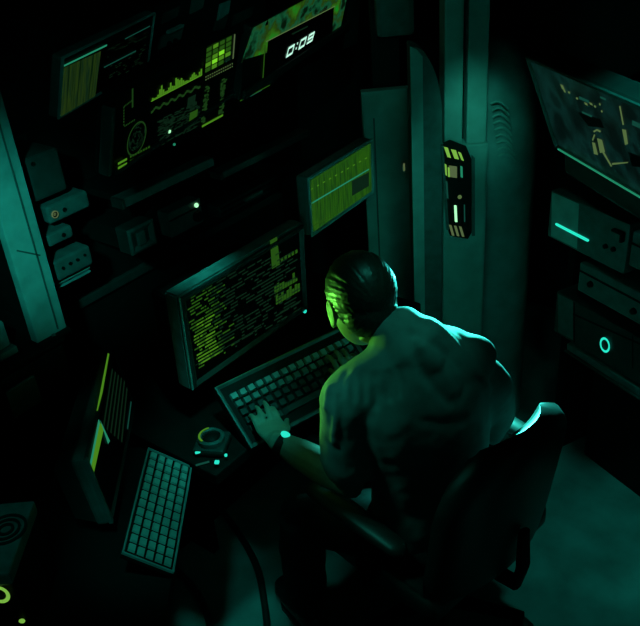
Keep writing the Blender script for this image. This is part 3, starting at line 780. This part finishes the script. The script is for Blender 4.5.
one('handle', K['black'], t, lambda g: (lambda a: [g.box((a[0], a[1], .008), (.04, .008, .016), bev=.002), g.box((a[0] + .018, a[1] - .012, .008), (.008, .03, .016), bev=.002)])(P.uv(620, 231)))
one('knob', K['black'], t, lambda g: [g.lathe([(.008, 0), (.007, .008), (.002, .009)], 12, Matrix.Translation((*P.uv(*q), 0))) for q in ((614, 249), (606, 246))])
t, P = rack('rack_unit', (633, 231), (690, 257), (632, 267), hit(633, 231, PB, nR), 'dim rack module at right frame edge beside the light-bar drawer', 'rack module', 'mid')
one('seam', K['black'], t, lambda g: g.box((0, P.h * .66, .0005), (P.w, .005, .004)))
t, P = rack('rack_unit', (580, 262), (700, 316), (579, 291), hit(580, 262, PB, nR), 'narrow dim rack unit between the light bar and the ring lamp', 'rack unit', 'mid')
one('seam', K['black'], t, lambda g: g.box((0, P.h * .72, .0005), (P.w, .006, .004)))
one('knob', K['black'], t, lambda g: [g.lathe([(.011, 0), (.009, .01), (.003, .011)], 14, Matrix.Translation((*P.uv(*q), 0))) for q in ((591, 284), (634, 311))])
t, P = rack('rack_unit', (557, 291), (700, 357), (557, 333), hit(557, 291, PB, nR), 'wide dim rack drawer with a cyan ring lamp', 'drawer', 'dark')
one('end_plate', K['mid'], t, lambda g: P.pq(g, [(558, 294), (573, 301), (573, 340), (558, 332)], .003))
one('seam', K['black'], t, lambda g: [P.pq(g, [(573, 315), (640, 345), (640, 343), (573, 313)], .003), P.pq(g, [(573.5, 342), (575, 343), (575, 303), (573.5, 302)], .003), P.pq(g, [(632, 368), (633.4, 369), (633.4, 336), (632, 335)], .003)])
cx, cy = P.uv(606, 344.5)
one('ring_lamp', K['cyan'], t, lambda g: ring(g, (cx, cy), .021, .027, .3, .005))
t, P = rack('rack_unit', (567, 343), (700, 406), (567, 350), hit(567, 343, PB, nR), 'thin dim shelf edge under the ring-lamp drawer', 'shelf', 'mid')
one('lip', K['dark'], t, lambda g: g.box((0, 0, .006), (P.w, .006, .012), bev=.002))
# rack carcass
q0 = hit(549, 240, PB, nR)
t = thing('storage_rack', 'black open rack carcass holding the drawers at right', 'rack', Matrix.Translation((q0.x, q0.y, 0)) @ Matrix((rx_, -nR, Z)).transposed().to_4x4())
one('back_panel', K['black'], t, lambda g: g.box((.42, .39, .56), (.84, .09, 1.12)))
one('plinth', K['black'], t, lambda g: g.box((.45, .28, .3), (.78, .14, .6), bev=.01))
for x_ in (-.03, .85):
    one('side_panel', K['black'], t, lambda g: g.box((x_, .25, .49), (.03, .22, .98), bev=.004))

# tilted screen above the rack
P = Pn.fit((527, 55), (650, 108), (557, 147), atd(527, 55, 2.28))
w, h = P.w, P.h
t = thing('slanted_screen', 'big slanted glass screen at upper right with a lit picture', 'screen', P.M)
g = G(); g.box((0, h / 2, -.03), (w, h, .06), bev=.008); g.build('housing', K['dark'], t)
one('bezel', K['mid'], t, lambda g: frame(g, -w / 2, 0, w / 2, h, .016, 0, .01))
pic2 = ramp_emit('slanted_picture', [(0., (2, 10, 9)), (.42, (5, 22, 20)), (.5, (10, 38, 34)), (.58, (14, 52, 48)), (.66, (6, 26, 24)), (1., (26, 80, 66))], 9, (1.4, 1, 1), .5, detail=6)
sc = one('screen', pic2, t, lambda g: g.rect(-w / 2 + .014, .012, w / 2 - .014, h - .014, .002))
sg = lambda x, y, a, b, dx=0, dy=.45: [(x, y), (x + a, y + a * dy), (x + a + dx, y + a * dy + b), (x + dx, y + b)]
def bright(g):
    for q in (sg(560, 84, 3, 5, 2), sg(563, 89, 2, 3, 1), sg(568, 91, 2, 2), sg(576, 97, 2, 2), sg(584, 102, 3, 2.5, 1), sg(589, 102, 3, 2.5, 1), sg(594, 105, 2, 2), sg(599, 103, 1.5, 2), sg(601, 110, 1.5, 2)):
        P.pq(g, q, .004)
one('bright_marks', K['ydim'], sc, bright)
def fig(g):
    for q in ([(592, 142), (595, 143), (598, 155), (594, 154)], [(597, 138), (602, 140), (605, 152), (600, 153)], [(593, 131), (597, 129), (601, 131), (600, 132.5), (597, 130.8), (594, 132.5)], [(594, 134), (592, 140), (593, 141), (595.2, 135)], [(603, 150), (612, 166), (611, 167), (602, 152)], [(612, 163), (628, 162), (628, 163), (612, 165)]):
        P.pq(g, q, .004)
one('bright_figure', K['ydim'], sc, fig)
one('bright_column', K['ydim'], sc, lambda g: [P.pq(g, [(619, 106), (620.5, 106), (624, 125), (622.5, 125)], .004), P.pq(g, [(622, 129), (626, 130), (628, 144), (625, 145)], .004)])
[one('teal_mark', K['t_lo'], sc, lambda g: P.pq(g, q, .004)) for q in (sg(579, 96, 10, 3), sg(582, 111, 10, 2), sg(632, 120, 10, 5), sg(600, 96, 6, 2))]
[one('dark_mark', K['glass'], sc, lambda g: P.pq(g, q, .003)) for q in ([(578, 112), (600, 119), (604, 128), (588, 126)], [(628, 152), (640, 156), (645, 168), (632, 166)])]
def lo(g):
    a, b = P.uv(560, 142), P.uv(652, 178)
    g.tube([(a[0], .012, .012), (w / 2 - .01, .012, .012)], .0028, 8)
one('lit_edge', K['t_mid'], t, lo)  # bright lower edge put in as a glowing tube
one('apron', K['dark'], t, lambda g: g.box((0, -.05, -.03), (w * .98, .10, .05), bev=.012, rot=Matrix.Rotation(-.25, 3, 'X')))
one('support_arm', K['black'], t, lambda g: g.box((0, h * .45, -.14), (.16, .12, .2), bev=.01))
Mi3 = P.M.inverted()
def spost(g):
    q = P.O + P.eu * (h * .45) - P.n * .22
    g.box((q.x, q.y, (q.z - .04 + ZC) / 2), (.06, .06, ZC - q.z + .038), bev=.004)
    bmesh.ops.transform(g.b, matrix=Mi3, verts=g.b.verts)
one('support_post', K['black'], t, spost)

# ------------------------------------------------------------------ floor cables
def cable(name, pxs, r_, label, hl=None):
    pts = [atz(x, y, r_) for x, y in pxs]
    # smooth the path
    sm = []
    n = len(pts)
    for i in range(n - 1):
        p_1, p0, p1_, p2_ = pts[max(i - 1, 0)], pts[i], pts[i + 1], pts[min(i + 2, n - 1)]
        for k_ in range(8):
            f_ = k_ / 8
            sm.append(.5 * ((2 * p0) + (p1_ - p_1) * f_ + (2 * p_1 - 5 * p0 + 4 * p1_ - p2_) * f_ ** 2 + (-p_1 + 3 * p0 - 3 * p1_ + p2_) * f_ ** 3))
    sm.append(pts[-1])
    g = G(); g.tube(sm, r_, 10); o = g.build(name, K['rub'], None, smooth=True); tag(o, label, 'cable'); return o
cable('floor_cable', [(178, 478), (205, 492), (235, 528), (256, 565), (264, 600), (268, 640), (268, 690)], .012, 'thick black cable curving over the floor beside the chair')
cable('floor_cable', [(150, 548), (172, 566), (192, 585), (204, 606), (213, 640), (218, 690)], .011, 'thinner black cable on the floor below the loose keyboard')
cable('floor_cable', [(598, 395), (612, 418), (625, 446), (638, 474), (655, 512)], .013, 'black cable on the floor at the right under the rack')

# ------------------------------------------------------------------ chair
cc = V((1.475, .885, 0)); cy_ = math.radians(80 - 90)
MC = Matrix.Translation(cc) @ Matrix.Rotation(cy_, 4, 'Z')
t = thing('office_chair', 'black high-backed swivel chair with rounded back and padded arms', 'chair', MC)
def seat(g):
    g.box((0, .02, .44), (.52, .5, .09), bev=.04, seg=4)
one('seat', K['chair'], t, seat, smooth=True, angle=60)
def backrest(g):
    # rounded shell: rows of width/height, curved forward at the sides, thick padded rim
    nz, nx = 18, 16
    HB0, HB1, WB = .44, .962, .52
    tilt = .07
    grid = {}
    for side in (0, 1):
        for j in range(nz + 1):
            f_ = j / nz; z = HB0 + (HB1 - HB0) * f_
            e = max(0, (f_ - .62) / .38); wz = WB * (1 - .55 * e ** 2.6) * (1 - .1 * (1 - min(1, f_ / .3)) ** 2)
            for i in range(nx + 1):
                s_ = -1 + 2 * i / nx
                x = s_ * wz / 2
                edge = max(abs(s_), 0)
                th = .075 * (1 - edge ** 6) ** .5 * (1 - e ** 6 * .999) ** .5 * (1 - (1 - min(1, f_ / .08)) ** 3 * .9)
                y = -.25 - tilt * (f_ - .2) + .055 * s_ * s_ + (th / 2 if side else -th / 2)
                zz = z - .03 * s_ * s_ * e
                grid[side, j, i] = g.b.verts.new((x, y, zz))
    for side in (0, 1):
        for j in range(nz):
            for i in range(nx):
                q = [grid[side, j, i], grid[side, j, i + 1], grid[side, j + 1, i + 1], grid[side, j + 1, i]]
                g.b.faces.new(q if side == 0 else q[::-1])
    bmesh.ops.remove_doubles(g.b, verts=g.b.verts, dist=.0012)
    for k_ in range(nx):
        for j in (0, nz):
            pass
    bmesh.ops.holes_fill(g.b, edges=[e for e in g.b.edges if e.is_boundary], sides=0)
one('backrest', K['chair'], t, backrest, smooth=True)
def post_(g):
    g.tube([(0, -.2, .41), (0, -.3, .42), (0, -.315, .5), (0, -.31, .62)], [.025, .025, .025, .02], 10, flat=.6)
one('back_support', K['black'], t, post_)
for sx in (-1, 1):
    a = one('armrest', K['chair'], t, lambda g: g.tube([(sx * .285, -.13, .655), (sx * .285, -.02, .66), (sx * .285, .1, .66), (sx * .285, .17, .655)], [.03, .036, .036, .026], 14, True, flat=.6), smooth=True)
    one('arm_support', K['black'], a, lambda g: g.tube([(sx * .2, 0, .41), (sx * .265, 0, .43), (sx * .285, 0, .5), (sx * .285, 0, .645)], .017, 10))
one('gas_column', K['black'], t, lambda g: g.lathe([(.03, .1), (.03, .26), (.02, .265), (.02, .395)], 16))
one('tilt_lever', K['ydim'] if False else K['steel'], t, lambda g: [g.tube([(.06, -.12, .385), (.1, -.2, .375)], .007, 8)])
for i in range(5):
    a_ = 2 * math.pi * i / 5 + .3
    d = V((math.cos(a_), math.sin(a_), 0))
    l = one('leg', K['black'], t, lambda g: g.tube([d * .02 + Z * .12, d * .15 + Z * .1, d * .28 + Z * .075], [.028, .022, .016], 10))
    one('caster', K['rub'], l, lambda g: g.lathe([(.012, -.022), (.028, -.02), (.028, .02), (.012, .022)], 16, Matrix.Translation(d * .28 + Z * .029) @ Matrix.Rotation(a_ + .8, 4, 'Z') @ Matrix.Rotation(math.pi / 2, 4, 'X')), smooth=True, angle=40)

# ------------------------------------------------------------------ the seated person
bp0 = V((1.42, .86, 0)); fy = math.radians(68 - 90)
MP = Matrix.Translation(bp0) @ Matrix.Rotation(fy, 4, 'Z'); MPi = MP.inverted()
t = thing('person', 'person in a dark teal short-sleeved shirt hunched over the keyboard, seen from behind', 'person', MP)
def wl(p): return MPi @ V(p)
def remesh(o, vox, smooth=4, fac=.5):
    m_ = o.modifiers.new('r', 'REMESH'); m_.mode = 'VOXEL'; m_.voxel_size = vox; m_.use_smooth_shade = True
    s_ = o.modifiers.new('s', 'SMOOTH'); s_.factor = fac; s_.iterations = smooth
    bpy.context.view_layer.update()
    dg = bpy.context.evaluated_depsgraph_get()
    me = bpy.data.meshes.new_from_object(o.evaluated_get(dg))
    o.modifiers.clear(); old = o.data; o.data = me; bpy.data.meshes.remove(old)
    me.polygons.foreach_set('use_smooth', [True] * len(me.polygons))
    return o
X_, Y_ = V((1, 0, 0)), V((0, 1, 0))
HC = wl(atd(361, 301, 1.98))            # head centre
NB = HC + V((.035, -.105, -.07))        # neck base
SHc = V((NB.x + .02, NB.y - .035, NB.z - .035))
SL, SR = SHc + V((-.175, .02, -.065)), SHc + V((.188, -.04, -.15))
PEL = V((0, -.02, .55))
EL = wl(atz(349, 481, .765)); WL_ = wl(atz(277, 441, .83)); 
ER = SR + V((.10, .06, -.22)); WR = wl(atz(360, 388, .84))
def spine(f_): # pelvis -> shoulder line, arched back
    a, b, c_ = PEL, V((SHc.x * .55, SHc.y * .22 - .04, .83)), SHc
    return a * (1 - f_) ** 2 + b * 2 * f_ * (1 - f_) + c_ * f_ ** 2
def torso(g, k=0., lo=0.):
    rings = []
    prof = [(0, .168, .115), (.12, .165, .118), (.3, .155, .11), (.5, .165, .115), (.68, .182, .122), (.84, .188, .118), (.95, .165, .1), (1.04, .11, .08)]
    for f_, rx, ry in prof:
        if f_ < lo: continue
        c_ = spine(f_); d = (spine(min(f_ + .02, 1.06)) - spine(f_ - .02)).normalized()
        ay = d.cross(X_).normalized(); ax = ay.cross(d).normalized()
        rings.append((c_, ax, ay, rx + k, ry + k))
    g.loft(rings, 28)
def arm(g, s_, e, w_, k=0., cut=1.):
    pts = [s_, s_.lerp(e, .35), s_.lerp(e, .7), e, e.lerp(w_, .3), e.lerp(w_, .7), w_]
    rs = [.062, .056, .05, .047, .048, .039, .027]
    n = 7 if cut >= 1 else 3
    g.tube(pts[:n], [r_ + k for r_ in rs[:n]], 16, True)
HZ = HC
hrot = Matrix.Rotation(math.radians(-10), 3, 'Z') @ Matrix.Rotation(math.radians(-20), 3, 'X')   # turned slightly left, looking down
def hp(x, y, z): return HC + hrot @ V((x, y, z))
def head(g):
    g.ell(hp(0, -.01, .025), (.078, .098, .092), hrot, 28)     # skull
    g.ell(hp(0, .03, -.035), (.062, .068, .082), hrot, 24)      # face / jaw
    g.ell(hp(0, .066, -.088), (.03, .026, .022), hrot)          # chin
    g.tube([hp(0, .094, .012), hp(0, .108, -.018), hp(0, .114, -.036)], [.009, .012, .015], 10, True)  # nose
    for s_ in (-1, 1):
        g.ell(hp(s_ * .014, .102, -.04), (.009, .011, .008), hrot)
        g.tube([hp(s_ * .012, .092, .02), hp(s_ * .035, .086, .024), hp(s_ * .055, .066, .016)], [.008, .009, .007], 8, True)  # brow
        g.ell(hp(s_ * .04, .062, -.03), (.02, .022, .018), hrot); g.tube([hp(s_ * .017, .092, .013), hp(s_ * .031, .0905, .0135), hp(s_ * .045, .080, .010)], [.004, .005, .004], 8, True)   # cheekbone
        # ear: rim and lobe
        pts = [hp(s_ * .08, -.0 + .02 * math.cos(a_), -.012 + .031 * math.sin(a_)) for a_ in [2 * math.pi * i / 12 for i in range(13)]]
        g.tube(pts, .0055, 8)
        g.ell(hp(s_ * .077, .0, -.012), (.005, .018, .027), hrot)
        g.ell(hp(s_ * .079, .01, -.042), (.006, .009, .01), hrot)
    g.tube([hp(-.024, .09, -.062), hp(0, .099, -.06), hp(.024, .09, -.062)], [.005, .0075, .005], 8, True)  # lips
    g.tube([hp(-.02, .088, -.072), hp(0, .096, -.071), hp(.02, .088, -.072)], [.005, .008, .005], 8, True)
    g.tube([hp(0, -.035, -.04), HC.lerp(NB, .7), NB, NB + V((.0, -.02, -.05))], [.058, .056, .064, .085], 18)
def hand(g, w_, e, tips, side, thumb):
    d = (w_ - e).normalized()
    tipc = sum(tips, V()) / len(tips)
    pc = w_.lerp(tipc, .42)
    dd_ = (tipc - w_).normalized(); sx = dd_.cross(Z).normalized()
    nrm = sx.cross(dd_)
    g.loft([(w_ - dd_ * .02, sx, nrm, .025, .019), (w_ + dd_ * .01, sx, nrm, .028, .017), (w_.lerp(pc, .6), sx, nrm, .037, .015), (pc, sx, nrm, .04, .0135), (pc + dd_ * .012, sx, nrm, .038, .010)], 18)
    n = len(tips)
    for i, tp_ in enumerate(tips):
        k_ = pc + sx * ((i - (n - 1) / 2) * .0205) + dd_ * .004
        m1 = k_.lerp(tp_, .45) + Z * .014; m2 = k_.lerp(tp_, .78) + Z * .010
        g.tube([k_ - dd_ * .02, k_, m1, m2, tp_], [.0085, .009, .0085, .0078, .0065], 10, True)
    b = w_.lerp(pc, .35) + sx * (side * .03)
    g.tube([b - sx * side * .012, b + sx * side * .008 + dd_ * .012, b.lerp(thumb, .6) + Z * .004, thumb], [.012, .0115, .0095, .0075], 10, True)
# finger tips on the keyboard
def kbp(x, y, o=.018): return wl(hit(x, y, KB.O + KB.n * o, KB.n))
tL = [kbp(*q) for q in ((250, 416), (256, 407), (264, 402), (271, 408))]
thL = kbp(287, 420)
tR = [kbp(*q) for q in ((327, 356), (335, 351), (343, 350), (351, 355))]
thR = kbp(330, 370)
KNL, KNR = wl(atz(300, 518, .49)), wl(V((1.58, 1.24, .50)))
ANL, ANR = KNL + V((.0, .02, -.40)), wl(V((1.57, 1.2, .09)))
def body(g):
    torso(g)
    for s_ in (SL, SR): g.ell(s_, (.06, .06, .06))
    g.tube([SHc + V((0, 0, .0)), SL], [.075, .062], 16, True); g.tube([SHc, SR], [.075, .062], 16, True)
    arm(g, SL, EL, WL_); arm(g, SR, ER, WR)
    head(g)
    hand(g, WL_, EL, tL, 1, thL); hand(g, WR, ER, tR, -1, thR)
    g.ell(PEL + V((0, 0, -.02)), (.175, .13, .09))
    for s_, k_, a_ in ((-1, KNL, ANL), (1, KNR, ANR)):
        hip = V((s_ * .09, .0, .54))
        g.tube([hip, hip.lerp(k_, .5), k_, k_.lerp(a_, .3), k_.lerp(a_, .7), a_], [.085, .075, .058, .055, .045, .036], 16, True)
g = G(); body(g); bo = g.build('body', K['skin'], t); remesh(bo, .0048, 3)
# eyes
for s_ in (-1, 1):
    e_ = one('eye', K['eyew'], t, lambda g: g.ell(hp(s_ * .031, .0765, .003), (.0125, .0125, .009), hrot, 14), smooth=True)
    one('iris', K['shoe'], e_, lambda g: g.ell(hp(s_ * .031, .087, .001), (.0052, .0025, .0052), hrot, 12), smooth=True)
    one('eyebrow', K['hair'], t, lambda g: g.tube([hp(s_ * .014, .0985, .022), hp(s_ * .035, .0945, .028), hp(s_ * .054, .074, .02)], [.003, .0042, .0025], 8, True), smooth=True)
# hair: short cap with combed strands
g = G(); g.ell(hp(0, -.014, .03), (.084, .103, .096), hrot, 32); g.ell(hp(0, -.055, -.02), (.066, .052, .062), hrot, 24)
ho = g.build('hair', K['hair'], t); remesh(ho, .004, 3)
bm = bmesh.new(); bm.from_mesh(ho.data)
hi = hrot.inverted(); kill = []
for v in bm.verts:
    q = hi @ (v.co - HC)
    keep = q.z > .055 - .0 or q.y < .012 and q.z > -.075 or (q.y < .045 and q.z > .028)
    ear = abs(q.x) > .06 and -.055 < q.z < .02 and -.03 < q.y < .04
    if not keep or ear: kill.append(v)
    else:
        ang = math.atan2(q.x, q.z); st = noise.noise(V((ang * 16, q.y * 10, 3.1))) + .6 * noise.noise(V((ang * 40, q.y * 16, 1.7)))
        v.co += v.normal * (.0028 * st + .001)
bmesh.ops.delete(bm, geom=kill, context='VERTS'); bm.to_mesh(ho.data); bm.free()
so = ho.modifiers.new('thick', 'SOLIDIFY'); so.thickness = .006; so.offset = -1

# shirt
CUFF = .78
def shirt(g):
    torso(g, .014, .0)
    g.tube([SHc + V((0, -.01, .01)), SL], [.085, .073], 18, True); g.tube([SHc + V((0, -.01, .01)), SR], [.085, .073], 18, True)
    g.tube([SL, SL.lerp(EL, .35), SL.lerp(EL, .55), SL.lerp(EL, .72)], [.074, .073, .072, .073], 18, True)
    g.tube([SR, SR.lerp(ER, .35), SR.lerp(ER, .7), ER, ER.lerp(WR, .3)], [.074, .07, .064, .058, .054], 18, True)
    g.tube([NB + V((.03, -.035, -.02)), SR.lerp(NB, .45) + V((.0, -.02, -.006)), SR + V((-.015, -.005, .008))], [.085, .084, .07], 18, True)
    g.ell(SHc + V((0, -.035, -.06)), (.16, .085, .09))
    g.ell(NB + V((0.005, -.012, -.02)), (.085, .078, .055)); g.ell(NB + V((.012, -.03, .005)), (.078, .065, .05)); g.tube([NB + V((.01, -.04, -.02)), NB + V((.0, -.01, .008))], [.098, .08], 18, True); g.ell(SHc + V((.08, -.045, -.045)), (.13, .075, .075))
g = G(); shirt(g); sh = g.build('shirt', K['shirt'], t); remesh(sh, .0075, 8)
# folds pressed into the cloth (real creases of the surface)
bm = bmesh.new(); bm.from_mesh(sh.data); bm.normal_update()
bv = BVHTree.FromBMesh(bm)
def onshirt(px, py):
    h_ = bv.ray_cast(MPi @ CP, (MPi.to_3x3() @ ray(px, py)).normalized()); return h_[0]
folds = []
def fold(pxs, depth, wid):
    pts = [onshirt(*p) for p in pxs]; pts = [p for p in pts if p is not None]
    for a_, b_ in zip(pts, pts[1:]):
        for i in range(8): folds.append((a_.lerp(b_, i / 8), depth, wid))
fold([(411, 334), (413, 350), (419, 366), (428, 380), (440, 394), (452, 406)], -.0075, .010)
fold([(414, 332), (432, 342), (450, 356), (462, 372), (466, 386), (462, 400)], -.007, .010)
fold([(424, 348), (436, 362), (448, 378), (455, 390)], .008, .014)
fold([(430, 322), (455, 345), (478, 372), (490, 392)], .008, .012)
for x, y0, y1 in ((363, 372, 402), (374, 376, 408), (388, 374, 400), (398, 370, 396), (352, 378, 400)):
    fold([(x, y0), (x + 1, (y0 + y1) / 2), (x + 2, y1)], -.008, .008)
fold([(330, 388), (326, 410), (318, 438)], .010, .008); fold([(338, 392), (336, 420), (334, 445)], .009, .008)
fold([(360, 350), (346, 372), (338, 400)], -.006, .010)
fold([(415, 420), (440, 424), (470, 420)], -.004, .012)
kd_src = folds
from mathutils.kdtree import KDTree
kd = KDTree(len(kd_src))
for i, (p, d, w_) in enumerate(kd_src): kd.insert(p, i)
kd.balance()
for v in bm.verts:
    off = .0035 * noise.noise(v.co * 14) + .0018 * noise.noise(v.co * 38)
    seen = {}
    for p, i, ds in kd.find_range(v.co, .04):
        d, w_ = kd_src[i][1:]; q = math.exp(-(ds / w_) ** 2)
        if q > seen.get(d, 0): seen[d] = q
    off += sum(d * q for d, q in seen.items())
    v.co += v.normal * off
bm.to_mesh(sh.data); bm.free()
sm = sh.modifiers.new('soft', 'SMOOTH'); sm.iterations = 2; sm.factor = .5

# trousers, shoes, belt
def trousers(g):
    g.ell(PEL + V((0, .0, -.025)), (.19, .145, .095)); g.ell(PEL + V((0, .0, .05)), (.176, .128, .05))
    for s_, k_, a_ in ((-1, KNL, ANL), (1, KNR, ANR)):
        hip = V((s_ * .09, .0, .54))
        g.tube([hip, hip.lerp(k_, .5), k_, k_.lerp(a_, .3), k_.lerp(a_, .7), a_ + Z * .03], [.1, .09, .074, .07, .064, .06], 18, True)
g = G(); trousers(g); tr_ = g.build('trousers', K['trou'], t); remesh(tr_, .008, 6)
bm = bmesh.new(); bm.from_mesh(tr_.data); bm.normal_update()
for v in bm.verts: v.co += v.normal * (.004 * noise.noise(v.co * 16))
bm.to_mesh(tr_.data); bm.free()
for a_ in (ANL, ANR):
    def shoe(g):
        c_ = V((a_.x, a_.y, 0))
        g.loft([(c_ + V((0, -.085, .035)), X_, Z, .022, .03), (c_ + V((0, -.06, .045)), X_, Z, .036, .044), (c_ + V((0, .0, .05)), X_, Z, .04, .05), (c_ + V((0, .08, .036)), X_, Z, .046, .035), (c_ + V((0, .15, .028)), X_, Z, .045, .027), (c_ + V((0, .19, .024)), X_, Z, .026, .02)], 18)
        g.tube([c_ + V((0, 0, .06)), c_ + V((0, -.0, .1))], [.042, .046], 16)
    o = one('shoe', K['shoe'], t, shoe, smooth=True)
    one('sole', K['rub'], o, lambda g: g.prism([(a_.x + x, a_.y + y) for x, y in ((-.03, -.09), (.03, -.09), (.042, -.02), (.05, .09), (.03, .185), (-.02, .19), (-.05, .1), (-.04, -.02))], .0, .014))
# watch
dW = (WL_ - EL).normalized(); wc = EL.lerp(WL_, .93)
sx = dW.cross(Z).normalized(); nz = sx.cross(dW)
MWt = Matrix((sx, dW, nz)).transposed().to_4x4(); MWt.translation = wc
wt = one('wristwatch', K['black'], t, lambda g: [g.lathe([(.033, -.011), (.036, -.009), (.036, .009), (.033, .011), (.028, .011), (.028, -.011)], 28, MWt @ Matrix.Rotation(math.pi / 2, 4, 'X') @ Matrix.Scale(.82, 4, (0, 1, 0)))], smooth=True, angle=40)
wt['label'] = 'black wristwatch with a glowing cyan face on the left wrist'
one('watch_face', K['cyan'], wt, lambda g: g.lathe([(.0125, .0), (.0125, .006), (.008, .008)], 20, MWt @ Matrix.Rotation(math.radians(18), 4, 'Y') @ Matrix.Translation((0, 0, .026))), smooth=True, angle=40)

# ------------------------------------------------------------------ lights (unseen, no fixtures modelled)
def spot(name, loc, aim, power, col, ang, blend=.6, r_=.05):
    l = bpy.data.lights.new(name, 'SPOT'); l.energy = power; l.color = col; l.spot_size = math.radians(ang); l.spot_blend = blend; l.shadow_soft_size = r_
    o = bpy.data.objects.new(name, l); COL.objects.link(o); o.location = loc
    o.rotation_euler = (V(aim) - V(loc)).to_track_quat('-Z', 'Y').to_euler(); return o
def area(name, loc, aim, power, col, sx_, sy_):
    l = bpy.data.lights.new(name, 'AREA'); l.energy = power; l.color = col; l.shape = 'RECTANGLE'; l.size = sx_; l.size_y = sy_
    o = bpy.data.objects.new(name, l); COL.objects.link(o); o.location = loc
    o.rotation_euler = (V(aim) - V(loc)).to_track_quat('-Z', 'Y').to_euler(); return o
TEAL = (.03, 1., .8); CY = (.05, 1., .82); YG = (.17, 1., .08); GT = (.06, 1., .72)
spot('left_teal_lamp', (.0, .7, 2.3), aty(22, 232, 1.78), 95, TEAL, 19, 1.)
spot('terminal_top_fill', (1.25, 1.33, 2.2), aty(196, 270, 1.52), 34, TEAL, 13, 1.)  # added spot for the terminal's top, no lamp stands there
spot('upper_monitor_fill', (.5, .7, 2.3), aty(90, 55, 1.4), 1.6, TEAL, 30, 1.)  # added fill on the upper left monitor
spot('patch_fill', W(-.2, 1.0, 2.4), aty(205, 20, 1.66), 5, TEAL, 16, 1.)  # added to bring up the patch panel plates
spot('display_fill', W(.2, 1.3, 2.5), atd(378, 25, 2.7), 9, GT, 20, 1.)  # added fill for display bezel and upper plate
spot('green_monitor_fill', W(-.25, 1.2, 2.2), aty(322, 165, 1.5), 7, TEAL, 12, 1.)  # unseen spot added for the small monitor's bezel
spot('side_desk_fill', (.45, .9, 1.9), atz(145, 525, .78), 20, TEAL, 22, 1.)  # added light on the loose keyboard, no desk lamp there
spot('turned_monitor_fill', W(-.85, 1.9, 2.1), atz(85, 395, .95), 3, GT, 16, 1.)  # weak light added for the turned monitor's housing
spot('forearm_fill', W(-.6, 1.2, 1.8), atz(312, 468, .8), 3, (.14, 1., .3), 9, 1.)  # narrow spot added to lift the bare forearm
spot('duct_fill', W(-.1, .8, 1.55), aty(225, 165, 1.74), 4, TEAL, 26, 1.)  # faint added light on the duct fronts
spot('vent_fill', (.2, 1.0, 1.9), atz(15, 530, .9), 2.5, TEAL, 22, 1.)  # small added light for the vented unit's top
spot('rim_light_cyan', W(.52, 2.34, 1.06), MP @ (SR + V((.02, -.12, .0))), 210, CY, 74, .5, .03)  # invisible light floating beyond the shoulder, added for the rim
spot('rim_light_green', (1.2, 1.40, 1.06), (MP @ SL) * .68 + (MP @ HC) * .32 + V((0, 0, .02)), 11, YG, 66, .5, .03)  # added spot standing in for terminal screen glow on head and sleeve
spot('back_fill_lamp', W(.22, 1.45, 2.65), MP @ (SHc + V((-.02, -.0, 0))), 23, GT, 15, 1.)  # added fill for the upper back
spot('chair_fill', W(-.55, 1.45, 1.9), atz(405, 500, .78), 15, GT, 18, .9)  # added spot for chair edge and armrest
spot('pillar_fill', W(.35, 1.6, 2.0), atd(472, 135, 2.8), 26, GT, 17, 1.)  # added light on the pillar strips
spot('pillar_low_fill', W(.4, 1.9, 1.7), atd(400, 200, 2.8), 5, GT, 30, 1.)  # second added fill, for wall panel and pillar
spot('floor_fill_right', W(.8, 1.75, 2.4), atz(605, 555, 0), 30, TEAL, 34, 1.)  # overhead spot added to brighten the floor, not a standing lamp
spot('floor_fill_low', (1.75, .05, 1.1), atz(595, 500, 0), 14, TEAL, 50, 1.)  # low spot added to reach the floor under the rack
spot('floor_fill_left', W(-.15, 1.5, 1.8), atz(225, 570, 0), 26, TEAL, 30, 1.)  # added fill on the floor around the cables
spot('rack_fill', W(.5, 1.3, 2.3), atd(575, 235, 2.5), 5, GT, 20, 1.)  # added fill on the rack faces
area('screen_glow', (1.42, 1.40, 1.0), (1.38, 1.3, .8), .04, YG, .4, .05)
area('room_fill', (.6, .1, 2.6), (1.6, 1.4, .8), .03, GT, 1., 1.)

w = bpy.data.worlds.new('world'); SC.world = w; w.use_nodes = True
w.node_tree.nodes['Background'].inputs['Color'].default_value = (.0004, .0012, .001, 1)
w.node_tree.nodes['Background'].inputs['Strength'].default_value = 1.
SC.view_settings.view_transform = 'Standard'; SC.view_settings.look = 'None'
SC.view_settings.exposure = 0; SC.view_settings.gamma = 1
SC.cycles.use_denoising = True
SC.cycles.sample_clamp_indirect = 2.
